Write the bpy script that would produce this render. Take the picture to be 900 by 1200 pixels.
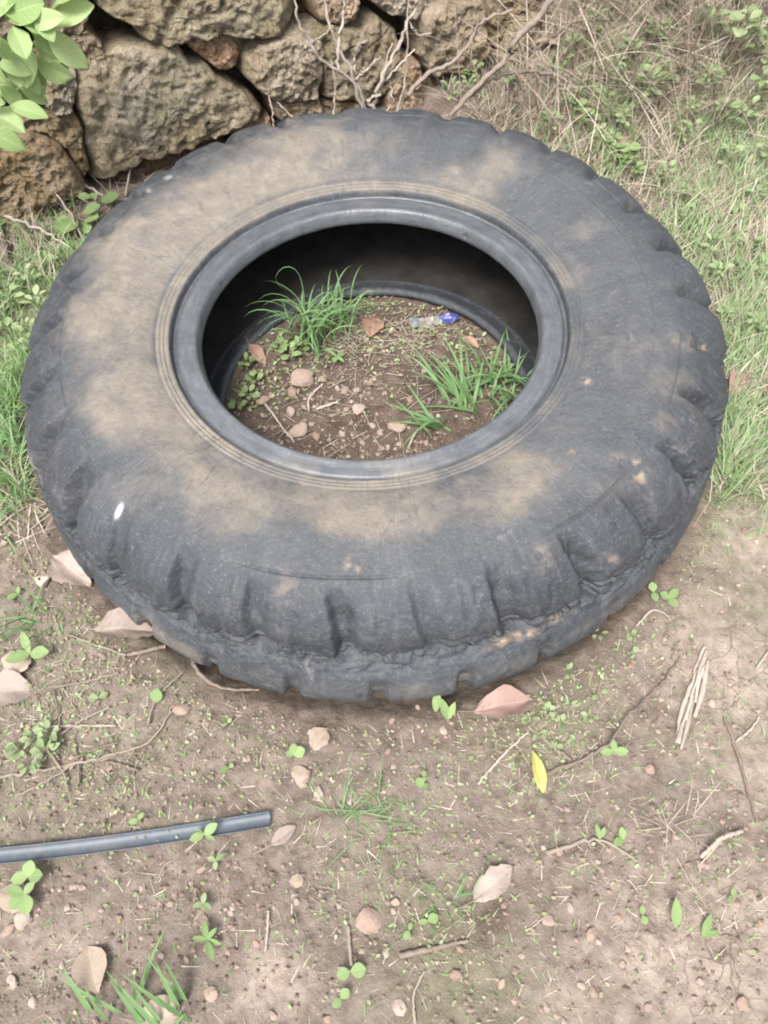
import bpy, math, random
import numpy as np
from mathutils import Vector, Matrix, Euler

random.seed(7); RNG = np.random.default_rng(7)
scene = bpy.context.scene
for o in list(bpy.data.objects): bpy.data.objects.remove(o)
COL = scene.collection

# ------------------------------------------------------------------ camera
PITCH, CAM, FPX, ROLL = 1.0321, np.array([.0145, -.8477, 1.0808]), 930.15, -.0125
cd = bpy.data.cameras.new('camera'); cam = bpy.data.objects.new('camera', cd); COL.objects.link(cam)
cd.sensor_fit = 'HORIZONTAL'; cd.sensor_width = 36; cd.lens = 36*FPX/900
cd.clip_start = .02; cd.clip_end = 500
cam.matrix_world = Matrix.Translation(Vector(CAM)) @ Matrix.Rotation(math.pi/2-PITCH, 4, 'X') @ Matrix.Rotation(ROLL, 4, 'Z')
cd.dof.use_dof = True; cd.dof.focus_distance = 1.22; cd.dof.aperture_fstop = 13
scene.camera = cam
scene.render.resolution_x, scene.render.resolution_y = 768, 1024

# ------------------------------------------------------------------ light
SUN_EL, SUN_AZ = math.radians(62), math.radians(205)      # azimuth: where the sun stands, clockwise from +y
w = bpy.data.worlds.new('World'); scene.world = w; w.use_nodes = True
nt = w.node_tree; bg = nt.nodes['Background']
sky = nt.nodes.new('ShaderNodeTexSky'); sky.sky_type = 'NISHITA'; sky.sun_disc = False
sky.sun_elevation = SUN_EL; sky.sun_rotation = SUN_AZ; sky.dust_density = 4; sky.air_density = 1.0
hs = nt.nodes.new('ShaderNodeHueSaturation'); hs.inputs['Saturation'].default_value = .38
nt.links.new(sky.outputs[0], hs.inputs['Color']); nt.links.new(hs.outputs[0], bg.inputs['Color'])
bg.inputs['Strength'].default_value = .095
sl = bpy.data.lights.new('sun', 'SUN'); sl.energy = 1.5; sl.angle = math.radians(24); sl.color = (1, .98, .95)
so = bpy.data.objects.new('sun', sl); COL.objects.link(so)
sd = Vector((math.sin(SUN_AZ)*math.cos(SUN_EL), math.cos(SUN_AZ)*math.cos(SUN_EL), math.sin(SUN_EL)))
so.rotation_euler = sd.to_track_quat('Z', 'Y').to_euler(); so.location = (0, 0, 4)
vs = scene.view_settings
vs.view_transform = 'Standard'; vs.look = 'None'; vs.gamma = 1; vs.use_curve_mapping = False
vs.exposure = 1.77
scene.render.engine = 'CYCLES'
scene.cycles.filter_width = 1.9

# ------------------------------------------------------------------ numpy noise
_perm = np.random.default_rng(3).permutation(256); _perm = np.concatenate([_perm, _perm, _perm])
_g = np.random.default_rng(4).normal(size=(256, 3)); _g /= np.linalg.norm(_g, axis=1)[:, None]
def pn(P, s=1.0, off=0.0):
    P = np.asarray(P, float)*s+off
    if P.shape[-1] == 2: P = np.concatenate([P, np.full(P.shape[:-1]+(1,), 7.31+off)], -1)
    i = np.floor(P).astype(int); f = P-i; i &= 255
    u = f*f*f*(f*(f*6-15)+10)
    def gr(dx, dy, dz):
        h = _perm[_perm[_perm[(i[..., 0]+dx) & 255]+((i[..., 1]+dy) & 255)]+((i[..., 2]+dz) & 255)]
        return (_g[h]*(f-np.array([dx, dy, dz]))).sum(-1)
    lp = lambda a, b, t: a+(b-a)*t
    x, y, z = u[..., 0], u[..., 1], u[..., 2]
    return 1.6*lp(lp(lp(gr(0,0,0), gr(1,0,0), x), lp(gr(0,1,0), gr(1,1,0), x), y),
                  lp(lp(gr(0,0,1), gr(1,0,1), x), lp(gr(0,1,1), gr(1,1,1), x), y), z)
def fbm(P, s, o=4, off=0.0, g=.5):
    a, t = 1.0, 0.0
    for k in range(o):
        t = t+a*pn(P, s*2**k, off+k*11.7); a *= g
    return t
def sst(a, b, x):
    t = np.clip((np.asarray(x, float)-a)/(b-a), 0, 1); return t*t*(3-2*t)

# ------------------------------------------------------------------ terrain height
WDIR = np.array([math.cos(math.radians(24)), math.sin(math.radians(24))]); WN = np.array([WDIR[1], -WDIR[0]])   # WN faces the camera
W0 = np.array([-.764, .512])
TC = np.array([0., .03])                                                    # tyre centre on the ground
def hgt(x, y):
    x = np.asarray(x, float); y = np.asarray(y, float); P = np.stack([x, y], -1)
    z = .012*pn(P, 1.7)+.006*pn(P, 5, 3)+.004*pn(P, 13, 9)+.0022*pn(P, 34, 5)
    r = np.hypot(x-TC[0], (y-TC[1])/1.03)
    ring = sst(.27, .31, r)*(1-sst(.50, .55, r))
    inner = 1-sst(.25, .29, r)
    z = z*(1-.3*inner)+.009*inner
    z = z*(1-ring)-.03*ring
    foot = sst(.5, .56, r)*(1-sst(.57, .72, r)); z = z+.012*foot
    d = -((x-W0[0])*WN[0]+(y-W0[1])*WN[1])                                   # distance behind the wall line
    back = sst(.16, .42, d+.03*pn(P, 3, 2))*(1-sst(.45, .9, x))
    bank = sst(-.05, .95, y-.72+.12*pn(P, 2.3, 21)+.05*pn(P, 6, 4))*sst(.05, .6, x)
    return z+np.maximum(.58*back, .55*bank*(1+.12*pn(P, 4, 17)))
def ray(px, py):
    u, v = px-450, py-600
    c, s = math.cos(-ROLL), math.sin(-ROLL); u, v = u*c-v*s, u*s+v*c
    d = np.array([u, FPX*math.cos(PITCH)-v*math.sin(PITCH), -FPX*math.sin(PITCH)-v*math.cos(PITCH)])
    return d/np.linalg.norm(d)
def project(P):
    d = np.asarray(P)-CAM
    x = d[..., 0]; yy = d[..., 1]*math.sin(PITCH)+d[..., 2]*math.cos(PITCH); zz = d[..., 1]*math.cos(PITCH)-d[..., 2]*math.sin(PITCH)
    u, v = FPX*x/zz, -FPX*yy/zz; c, s = math.cos(ROLL), math.sin(ROLL)
    return 450+u*c-v*s, 600+u*s+v*c
def hit(px, py, dz=0.0):
    d = ray(px, py); t = np.linspace(.7, 4.5, 1600); Q = CAM+t[:, None]*d
    below = np.where(Q[:, 2] <= hgt(Q[:, 0], Q[:, 1])+dz)[0]
    k = below[0] if len(below) else 1500
    p = Q[k].copy(); p[2] = float(hgt(p[0], p[1]))+dz
    return p
BAT = math.tan(math.radians(9))
WN3 = np.array([WN[0], WN[1], BAT]); WN3 /= np.linalg.norm(WN3)
WUP = np.cross(np.array([WDIR[0], WDIR[1], 0]), -WN3); WUP /= np.linalg.norm(WUP)
if WUP[2] < 0: WUP = -WUP
W03 = np.array([W0[0], W0[1], 0.]); WD3 = np.array([WDIR[0], WDIR[1], 0.])
def wallhit(px, py, off=0.0):
    d = ray(px, py); t = ((W03+WN3*off-CAM)@WN3)/(d@WN3); return CAM+t*d
def wall2(px, py):
    q = wallhit(px, py)-W03; return np.array([q@WD3, q@WUP])

# ------------------------------------------------------------------ mesh helpers
def mesh_np(name, V, F, mat=None, smooth=True, attrs=None, normals=None):
    V = np.asarray(V, np.float32); F = np.asarray(F, np.int32); k = F.shape[1]
    m = bpy.data.meshes.new(name); m.vertices.add(len(V)); m.vertices.foreach_set('co', V.ravel())
    m.loops.add(F.size); m.loops.foreach_set('vertex_index', F.ravel())
    m.polygons.add(len(F)); m.polygons.foreach_set('loop_start', np.arange(0, F.size, k, dtype=np.int32))
    m.polygons.foreach_set('loop_total', np.full(len(F), k, np.int32))
    m.polygons.foreach_set('use_smooth', np.full(len(F), smooth))
    for n, a in (attrs or {}).items():
        a = np.asarray(a, np.float32)
        if a.ndim == 1:
            m.attributes.new(n, 'FLOAT', 'POINT').data.foreach_set('value', a)
        else:
            m.attributes.new(n, 'FLOAT_VECTOR', 'POINT').data.foreach_set('vector', a.ravel())
    m.update(calc_edges=True); m.validate()
    if normals is not None: m.normals_split_custom_set_from_vertices(np.asarray(normals, float).tolist())
    if mat: m.materials.append(mat)
    return m
def put(name, data, parent=None, loc=None, rot=None, scale=None):
    o = bpy.data.objects.new(name, data); COL.objects.link(o)
    if parent: o.parent = parent
    if loc is not None: o.location = tuple(float(c) for c in loc)
    if rot is not None: o.rotation_euler = rot
    if scale is not None: o.scale = (scale,)*3 if np.isscalar(scale) else scale
    return o
def tag(o, label, cat=None, group=None, kind=None):
    o['label'] = label
    if cat: o['category'] = cat
    if group: o['group'] = group
    if kind: o['kind'] = kind
    return o
def grid_faces(n, m, wrap=False):
    i = np.arange(n-1)[:, None]; j = np.arange(m if wrap else m-1)[None, :]; j2 = (j+1) % m
    return np.stack([i*m+j, (i+1)*m+j, (i+1)*m+j2, i*m+j2], -1).reshape(-1, 4)
def catmull(P, n):
    P = np.asarray(P, float); Q = np.concatenate([[2*P[0]-P[1]], P, [2*P[-1]-P[-2]]])
    L = np.linalg.norm(np.diff(P, axis=0), axis=1); cum = np.concatenate([[0], np.cumsum(L)])
    s = np.linspace(0, cum[-1], n); out = []
    for v in s:
        k = min(np.searchsorted(cum, v, 'right')-1, len(L)-1); t = (v-cum[k])/max(L[k], 1e-9)
        a, b, c, d = Q[k], Q[k+1], Q[k+2], Q[k+3]
        out.append(.5*((2*b)+(c-a)*t+(2*a-5*b+4*c-d)*t*t+(3*b-a-3*c+d)*t**3))
    return np.array(out)
def tube(P, r0, r1, sides=6, jit=0.0, seed=0):
    P = np.asarray(P, float); n = len(P); T = np.gradient(P, axis=0); T /= np.linalg.norm(T, axis=1)[:, None]+1e-9
    ref = np.array([.31, .23, .92]); A = np.cross(T, ref); A /= np.linalg.norm(A, axis=1)[:, None]+1e-9; B = np.cross(T, A)
    rr = np.linspace(r0, r1, n)*(1+jit*np.random.default_rng(seed).normal(size=n))
    th = np.linspace(0, 2*np.pi, sides, endpoint=False)
    V = (P[:, None]+rr[:, None, None]*(np.cos(th)[None, :, None]*A[:, None]+np.sin(th)[None, :, None]*B[:, None])).reshape(-1, 3)
    return V, grid_faces(n, sides, True)
class Batch:                                                                # collects small pieces into one mesh
    def __init__(s): s.V, s.F, s.C, s.n = [], [], [], 0
    def add(s, V, F, c=None):
        s.V.append(V); s.F.append(F+s.n); s.n += len(V)
        s.C.append(np.tile(c, (len(V), 1)) if c is not None else np.zeros((len(V), 3)))
    def mesh(s, name, mat, smooth=True):
        return mesh_np(name, np.concatenate(s.V), np.concatenate(s.F), mat, smooth, {'tint': np.concatenate(s.C)})

# ------------------------------------------------------------------ materials
class NB:
    def __init__(s, name):
        s.m = bpy.data.materials.new(name); s.m.use_nodes = True; s.t = s.m.node_tree
        s.b = s.t.nodes['Principled BSDF']; s.out = s.t.nodes['Material Output']
    def n(s, ty, **k):
        x = s.t.nodes.new(ty)
        for a, v in k.items(): setattr(x, a, v)
        return x
    def l(s, a, b): s.t.links.new(a, b)
    def coord(s): return s.n('ShaderNodeTexCoord').outputs['Object']
    def attr(s, name, vec=False):
        a = s.n('ShaderNodeAttribute', attribute_name=name); return a.outputs['Vector' if vec else 'Fac']
    def noise(s, sc, det=4, rough=.55, vec=None, dist=0):
        x = s.n('ShaderNodeTexNoise'); x.inputs['Scale'].default_value = sc; x.inputs['Detail'].default_value = det
        x.inputs['Roughness'].default_value = rough; x.inputs['Distortion'].default_value = dist
        if vec is not None: s.l(vec, x.inputs['Vector'])
        return x.outputs['Fac']
    def vor(s, sc, vec=None, feat='F1', out='Distance'):
        x = s.n('ShaderNodeTexVoronoi', feature=feat); x.inputs['Scale'].default_value = sc
        if vec is not None: s.l(vec, x.inputs['Vector'])
        return x.outputs[out]
    def warp(s, v, sc=14, amt=.05):
        x = s.n('ShaderNodeTexNoise'); x.inputs['Scale'].default_value = sc; s.l(v, x.inputs['Vector'])
        a = s.n('ShaderNodeVectorMath', operation='MULTIPLY_ADD'); s.l(x.outputs['Color'], a.inputs[0]); a.inputs[1].default_value = (amt,)*3; s.l(v, a.inputs[2]); return a.outputs[0]
    def math(s, op, a, b=None, clamp=False):
        x = s.n('ShaderNodeMath', operation=op); x.use_clamp = clamp
        for i, v in enumerate((a, b)):
            if v is None: continue
            if hasattr(v, 'type'): s.l(v, x.inputs[i])
            else: x.inputs[i].default_value = v
        return x.outputs[0]
    def ramp(s, f, *st):
        x = s.n('ShaderNodeValToRGB'); e = x.color_ramp.elements
        for i, (p, c) in enumerate(st):
            k = e[i] if i < 2 else e.new(p)
            k.position = p; k.color = (*c, 1) if not np.isscalar(c) else (c, c, c, 1)
        s.l(f, x.inputs[0]); return x.outputs[0]
    def mix(s, f, a, b, mode='MIX'):
        x = s.n('ShaderNodeMix', data_type='RGBA', blend_type=mode)
        for i, v in ((0, f), (6, a), (7, b)):
            if hasattr(v, 'type'): s.l(v, x.inputs[i])
            else: x.inputs[i].default_value = v if np.isscalar(v) else (*v, 1)
        return x.outputs[2]
    def bump(s, h, st, dist, prev=None):
        x = s.n('ShaderNodeBump'); x.inputs['Strength'].default_value = st; x.inputs['Distance'].default_value = dist
        s.l(h, x.inputs['Height'])
        if prev is not None: s.l(prev, x.inputs['Normal'])
        return x.outputs[0]
    def done(s, col=None, rough=.8, nrm=None, spec=.3):
        if col is not None:
            if hasattr(col, 'type'): s.l(col, s.b.inputs['Base Color'])
            else: s.b.inputs['Base Color'].default_value = (*col, 1)
        if hasattr(rough, 'type'): s.l(rough, s.b.inputs['Roughness'])
        else: s.b.inputs['Roughness'].default_value = rough
        s.b.inputs['Specular IOR Level'].default_value = spec
        if nrm is not None: s.l(nrm, s.b.inputs['Normal'])
        return s.m

def mat_soil():
    k = NB('soil'); v = k.coord()
    n1 = k.noise(6, 5, .6, v); n2 = k.noise(45, 6, .65, v); n3 = k.noise(260, 3, .6, v); n4 = k.noise(2.3, 3, .5, v)
    c = k.ramp(n2, (.3, (.09, .067, .052)), (.48, (.162, .128, .103)), (.7, (.26, .212, .175)))
    c = k.mix(k.ramp(n1, (.4, 0.), (.68, .5)), c, (.225, .187, .157))
    c = k.mix(k.ramp(n4, (.45, 0.), (.62, .55)), c, (.165, .16, .1))
    clay = k.attr('clay'); cl = k.math('MULTIPLY', clay, k.ramp(n2, (.25, .5), (.6, 1.)))
    c = k.mix(cl, c, k.ramp(n2, (.3, (.33, .26, .215)), (.7, (.46, .38, .315))))
    c = k.mix(k.math('MULTIPLY', k.attr('dark_soil'), .8), c, k.ramp(n2, (.3, (.045, .03, .024)), (.7, (.125, .086, .068))))
    cr = k.ramp(k.vor(24, k.warp(v), 'DISTANCE_TO_EDGE'), (0, 1.), (.03, 0.))
    crm = k.math('MULTIPLY', cr, k.attr('crack'))
    c = k.mix(k.math('MULTIPLY', crm, .75), c, (.09, .065, .05))
    c = k.mix(k.ramp(n3, (.62, 0.), (.74, .55)), c, (.45, .37, .3))
    c = k.mix(k.ramp(n3, (.26, .15), (.36, 0.)), c, (.1, .075, .058))
    b = k.bump(k.noise(70, 8, .7, v), .7, .012); b = k.bump(n3, .35, .002, b)
    b = k.bump(crm, -.8, .006, b)
    return k.done(c, .95, b, .15)
def mat_rubber():
    k = NB('weathered_rubber'); v = k.coord(); t = k.attr('tuv', True)
    mp = k.n('ShaderNodeMapping'); mp.inputs['Scale'].default_value = (1, 1, .22); k.l(t, mp.inputs[0])
    mp2 = k.n('ShaderNodeMapping'); mp2.inputs['Scale'].default_value = (.12, .12, 1.6); k.l(t, mp2.inputs[0])
    n1 = k.noise(7, 6, .62, v); n2 = k.noise(38, 6, .7, v); n3 = k.noise(260, 4, .65, v)
    st = k.noise(70, 4, .6, mp.outputs[0]); st2 = k.noise(90, 4, .65, mp2.outputs[0])
    c = k.ramp(n1, (.25, (.028, .031, .036)), (.5, (.042, .046, .053)), (.75, (.062, .067, .075)))
    c = k.mix(k.ramp(n2, (.54, 0.), (.76, .5)), c, (.125, .126, .13))
    c = k.mix(k.ramp(st, (.54, 0.), (.72, .35)), c, (.115, .115, .117))
    c = k.mix(k.ramp(st2, (.56, 0.), (.74, .35)), c, (.1, .103, .108))
    c = k.mix(k.ramp(n2, (.3, .6), (.44, 0.)), c, (.024, .026, .03))
    c = k.mix(k.math('MULTIPLY', k.attr('film'), k.ramp(n2, (.3, .75), (.65, 1.))), c, k.ramp(n1, (.3, (.078, .08, .083)), (.7, (.112, .113, .113))))
    d = k.attr('dust')
    df = k.math('MULTIPLY', d, k.ramp(k.noise(34, 8, .72, v), (.34, .5), (.6, 1.)), True)
    c = k.mix(df, c, k.ramp(n2, (.3, (.19, .158, .122)), (.7, (.28, .235, .182))))
    c = k.mix(k.math('MULTIPLY', k.attr('clod'), k.ramp(n2, (.35, .3), (.6, 1.)), True), c, (.33, .25, .185))
    c = k.mix(k.ramp(n3, (.56, 0.), (.7, .4)), c, (.2, .192, .18))
    c = k.mix(k.ramp(n3, (.3, .5), (.42, 0.)), c, (.03, .031, .034))
    c = k.mix(k.ramp(k.noise(18, 9, .8, v, 1.2), (.6, 0.), (.66, .45)), c, (.19, .182, .17))
    c = k.mix(k.attr('white'), c, (.8, .8, .8))
    crk = k.ramp(k.vor(30, k.warp(mp.outputs[0], 30, .03), 'DISTANCE_TO_EDGE'), (0, 1.), (.022, 0.))
    crk = k.math('MULTIPLY', crk, k.ramp(n1, (.5, 0.), (.62, 1.)))
    c = k.mix(k.math('MULTIPLY', crk, .5), c, (.02, .021, .024))
    b = k.bump(n2, .35, .004); b = k.bump(n3, .5, .0016, b); b = k.bump(st, .3, .003, b); b = k.bump(crk, -.5, .003, b)
    r = k.ramp(n2, (.3, .55), (.7, .75)); r = k.mix(df, r, (.95, .95, .95))
    return k.done(c, r, b, .4)
def mat_bead():
    k = NB('bead_rubber'); v = k.coord(); t = k.attr('tuv', True)
    mp = k.n('ShaderNodeMapping'); mp.inputs['Scale'].default_value = (.1, .1, 2); k.l(t, mp.inputs[0])
    n2 = k.noise(30, 6, .65, v); n3 = k.noise(220, 4, .6, v); st = k.noise(140, 3, .6, mp.outputs[0])
    c = k.ramp(n2, (.3, (.06, .064, .071)), (.7, (.1, .105, .113)))
    c = k.mix(k.ramp(st, (.5, 0.), (.7, .45)), c, (.16, .162, .168))
    c = k.mix(k.ramp(n3, (.6, 0.), (.8, .35)), c, (.24, .225, .2))
    df = k.math('MULTIPLY', k.attr('dust'), k.ramp(n2, (.3, .4), (.62, 1.)), True)
    c = k.mix(df, c, (.3, .255, .2))
    return k.done(c, .42, k.bump(n3, .2, .001, k.bump(st, .25, .0015)), .5)
def mat_liner():
    k = NB('inner_liner_rubber'); v = k.coord(); n = k.noise(20, 5, .6, v); n2 = k.noise(120, 4, .6, v)
    c = k.ramp(n, (.3, (.018, .017, .016)), (.7, (.042, .039, .036)))
    c = k.mix(k.ramp(n2, (.64, 0.), (.76, .5)), c, (.1, .09, .08))
    return k.done(c, .75, k.bump(n2, .3, .002), .25)
def mat_stone():
    k = NB('rough_wall_stone'); v = k.coord()
    oi = k.n('ShaderNodeObjectInfo'); off = k.n('ShaderNodeVectorMath', operation='ADD'); k.l(v, off.inputs[0])
    sc = k.n('ShaderNodeVectorMath', operation='SCALE'); k.l(oi.outputs['Color'], sc.inputs[0]); sc.inputs['Scale'].default_value = 5
    k.l(sc.outputs[0], off.inputs[1]); v2 = off.outputs[0]
    n1 = k.noise(9, 6, .65, v2); n2 = k.noise(48, 7, .72, v2); n3 = k.noise(190, 5, .7, v2); vo = k.vor(75, v2)
    c = k.ramp(n2, (.3, (.17, .148, .118)), (.47, (.37, .33, .27)), (.64, (.56, .515, .44)))
    c = k.mix(k.ramp(n1, (.45, 0.), (.6, .8)), c, k.ramp(n3, (.3, (.23, .19, .125)), (.7, (.42, .36, .255))))   # ochre staining
    n4 = k.noise(5, 4, .6, v2, .6)
    c = k.mix(k.ramp(n4, (.55, 0.), (.63, .8)), c, k.ramp(n2, (.3, (.36, .33, .29)), (.7, (.62, .58, .52))))       # pale lichen
    c = k.mix(k.ramp(k.noise(6.5, 4, .6, v2), (.55, 0.), (.72, .5)), c, (.16, .16, .085))                           # moss film
    c = k.mix(k.ramp(n3, (.33, .8), (.43, 0.)), c, (.08, .068, .054))
    c = k.mix(k.ramp(n3, (.56, 0.), (.68, .7)), c, (.58, .54, .47))
    c = k.mix(1.0, c, oi.outputs['Color'], 'MULTIPLY')
    b = k.bump(n2, 1., .035); b = k.bump(vo, .7, .012, b); b = k.bump(n3, 1., .008, b)
    return k.done(c, .95, b, .15)
def mat_fill():
    k = NB('dark_earth'); v = k.coord(); n = k.noise(50, 6, .7, v)
    return k.done(k.ramp(n, (.3, (.03, .022, .015)), (.7, (.1, .075, .055))), .95, k.bump(n, .9, .02), .1)
def mat_pebble():
    k = NB('pebble'); v = k.coord(); oi = k.n('ShaderNodeObjectInfo'); n = k.noise(2.6, 6, .7, v)
    c = k.ramp(oi.outputs['Random'], (0, (.31, .24, .195)), (.35, (.25, .175, .135)), (.7, (.34, .28, .235)), (1, (.28, .19, .145)))
    c = k.mix(k.ramp(n, (.3, .45), (.5, 0.)), c, (.2, .145, .11))
    return k.done(c, .9, k.bump(n, .6, .002), .2)
def mat_tint(name, trans=.0, rough=.7, bumpsc=0, spec=.25):
    k = NB(name); c = k.attr('tint', True); v = k.coord()
    c2 = k.mix(k.ramp(k.noise(90, 4, .6, v), (.35, .25), (.65, 0.)), c, (.05, .04, .02))
    k.done(c2, rough, None, spec)
    if trans:
        tr = k.n('ShaderNodeBsdfTranslucent'); k.l(c2, tr.inputs[0]); mx = k.n('ShaderNodeMixShader'); mx.inputs[0].default_value = trans
        k.l(k.b.outputs[0], mx.inputs[1]); k.l(tr.outputs[0], mx.inputs[2]); k.l(mx.outputs[0], k.out.inputs[0])
    return k.m
def mat_leaf(name, c0, c1, trans=.3, spots=None, vein=.35, rough=.6):
    """leaf lamina; the mesh attribute luv = (along, across) gives midrib and veins"""
    k = NB(name); v = k.coord(); oi = k.n('ShaderNodeObjectInfo'); uv = k.attr('luv', True)
    sp = k.n('ShaderNodeSeparateXYZ'); k.l(uv, sp.inputs[0])
    n = k.noise(60, 5, .6, v)
    f = k.math('ADD', k.math('MULTIPLY', oi.outputs['Random'], .6), k.math('MULTIPLY', n, .5))
    c = k.ramp(f, (.15, c0), (.85, c1))
    mid = k.ramp(k.math('ABSOLUTE', sp.outputs[1]), (0, 1.), (.09, 0.))
    ang = k.math('SINE', k.math('MULTIPLY', k.math('SUBTRACT', sp.outputs[0], k.math('MULTIPLY', k.math('ABSOLUTE', sp.outputs[1]), .25)), 50))
    vn = k.ramp(ang, (.8, 0.), (1., .6))
    vf = k.math('MAXIMUM', mid, vn)
    lt = tuple(min(1, x*1.35+.02) for x in c1)
    c = k.mix(k.math('MULTIPLY', vf, vein), c, lt)
    if spots: c = k.mix(k.ramp(k.noise(140, 4, .7, v), (.58, 0.), (.7, .7)), c, spots)
    k.done(c, rough, k.bump(vf, .4, .001, k.bump(n, .3, .002)), .3)
    if trans:
        tr = k.n('ShaderNodeBsdfTranslucent'); k.l(c, tr.inputs[0]); mx = k.n('ShaderNodeMixShader'); mx.inputs[0].default_value = trans
        k.l(k.b.outputs[0], mx.inputs[1]); k.l(tr.outputs[0], mx.inputs[2]); k.l(mx.outputs[0], k.out.inputs[0])
    return k.m
def mat_wood(name, c0, c1):
    k = NB(name); v = k.coord(); n = k.noise(120, 5, .65, v); oi = k.n('ShaderNodeObjectInfo')
    c = k.ramp(k.math('ADD', k.math('MULTIPLY', n, .7), k.math('MULTIPLY', oi.outputs['Random'], .35)), (.25, c0), (.75, c1))
    return k.done(c, .85, k.bump(n, .6, .002), .2)
def mat_plastic():
    k = NB('blue_grey_plastic'); v = k.coord(); n = k.noise(40, 6, .7, v); n2 = k.noise(300, 3, .6, v)
    c = k.ramp(n, (.3, (.05, .063, .078)), (.7, (.085, .1, .118)))
    c = k.mix(k.ramp(n2, (.58, 0.), (.72, .5)), c, (.16, .155, .145))
    c = k.mix(k.ramp(k.noise(12, 5, .7, v), (.52, 0.), (.72, .5)), c, (.16, .145, .125))
    return k.done(c, .5, k.bump(n2, .15, .001), .5)
M = dict(soil=mat_soil(), rubber=mat_rubber(), bead=mat_bead(), liner=mat_liner(), stone=mat_stone(), fill=mat_fill(), pebble=mat_pebble(),
         grass=mat_tint('grass_blades', .3, .55), straw=mat_tint('dry_straw', .1, .8), cover=mat_tint('small_herb_leaves', .3, .6), crumb=mat_tint('soil_crumbs', 0, .95, spec=.1),
         bush=mat_leaf('fresh_leaf', (.23, .33, .12), (.38, .48, .22), .35), seed=mat_leaf('seedling_leaf', (.16, .25, .09), (.3, .4, .175), .3, spots=(.2, .2, .1), vein=.3),
         weed=mat_leaf('weed_leaf', (.17, .235, .1), (.34, .41, .22), .3), blade=mat_leaf('tuft_blade', (.11, .215, .075), (.22, .35, .155), .3, vein=.1),
         pink=mat_leaf('pink_brown_dead_leaf', (.23, .145, .12), (.33, .225, .19), .1, (.15, .095, .075)), grey=mat_leaf('grey_tan_dead_leaf', (.23, .18, .15), (.34, .275, .235), .1, (.17, .125, .1)),
         tan=mat_leaf('pale_tan_dead_leaf', (.3, .235, .18), (.41, .33, .265), .1, (.2, .14, .1)), yellow=mat_leaf('yellow_leaf', (.38, .34, .09), (.47, .43, .15), .25, vein=.2),
         orange=mat_leaf('orange_brown_leaf', (.25, .145, .105), (.35, .225, .17), .1), wood=mat_wood('dead_twig', (.12, .09, .07), (.27, .22, .18)), pale=mat_wood('pale_dry_stem', (.25, .205, .165), (.43, .37, .315)),
         greenstem=mat_wood('green_stem', (.2, .27, .09), (.34, .4, .16)), plastic=mat_plastic())

# ------------------------------------------------------------------ ground
def axis(lo, hi, step, far, grow=1.22):
    a = list(np.arange(lo, hi, step)); s = step
    while a[-1] < far: s *= grow; a.append(a[-1]+s)
    s = step; b = [a[0]]
    while b[-1] > -far: s *= grow; b.append(b[-1]-s)
    return np.array(b[:0:-1]+a)
gx = axis(-1.25, 1.3, .0048, 150); gy = axis(-.95, 1.55, .0048, 150)
GX, GY = np.meshgrid(gx, gy); GZ = hgt(GX, GY)
GP = np.stack([GX, GY], -1)
def spots(lst, X, Y):
    s = np.zeros_like(X)
    for px, py, rx, ry, a in lst:
        p = hit(px, py); s = np.maximum(s, a*np.exp(-(((X-p[0])/rx)**2+((Y-p[1])/ry)**2)))
    return s
WOB = .35*fbm(GP, 9, 3, 40)
clay = .58*np.clip(spots([(860, 790, .12, .11, 1), (890, 640, .12, .07, .8), (860, 1130, .16, .1, 1.1), (320, 1150, .045, .035, 1.2), (895, 900, .06, .08, .8), (60, 1100, .09, .05, .5),
                      (700, 1180, .1, .05, .55), (150, 830, .1, .05, .35)], GX, GY)*1.25+WOB-.1, 0, 1)*(GY < .3)
crack = np.clip(spots([(860, 790, .1, .1, 1), (870, 1120, .12, .08, .9)], GX, GY)*1.6-.35, 0, 1)
rr = np.hypot(GX, (GY-.03)/1.02)
dark_soil = np.clip((1-sst(.2, .33, rr))*1.0+spots([(575, 1080, .035, .025, .9), (420, 900, .05, .03, .3)], GX, GY)+sst(.5, .53, rr)*(1-sst(.55, .62, rr))*.5*(GY < .3), 0, 1)*(1+WOB)  # darker soil inside the tyre and along its foot; small spots, one wet
# rough clods where the soil is bare
GZ = GZ+(.0028*fbm(GP, 55, 3, 3))*(1-sst(1.4, 2.5, np.hypot(GX, GY)))*(1-.7*clay)
FINE = (GX, GY)
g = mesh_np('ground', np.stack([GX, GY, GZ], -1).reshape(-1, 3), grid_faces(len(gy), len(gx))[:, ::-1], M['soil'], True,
            {'clay': clay.ravel(), 'crack': crack.ravel(), 'dark_soil': np.clip(dark_soil, 0, 1).ravel()})
tag(put('ground', g), 'bare brown soil strewn with crumbs, rising to a weedy bank', kind='structure')

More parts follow.
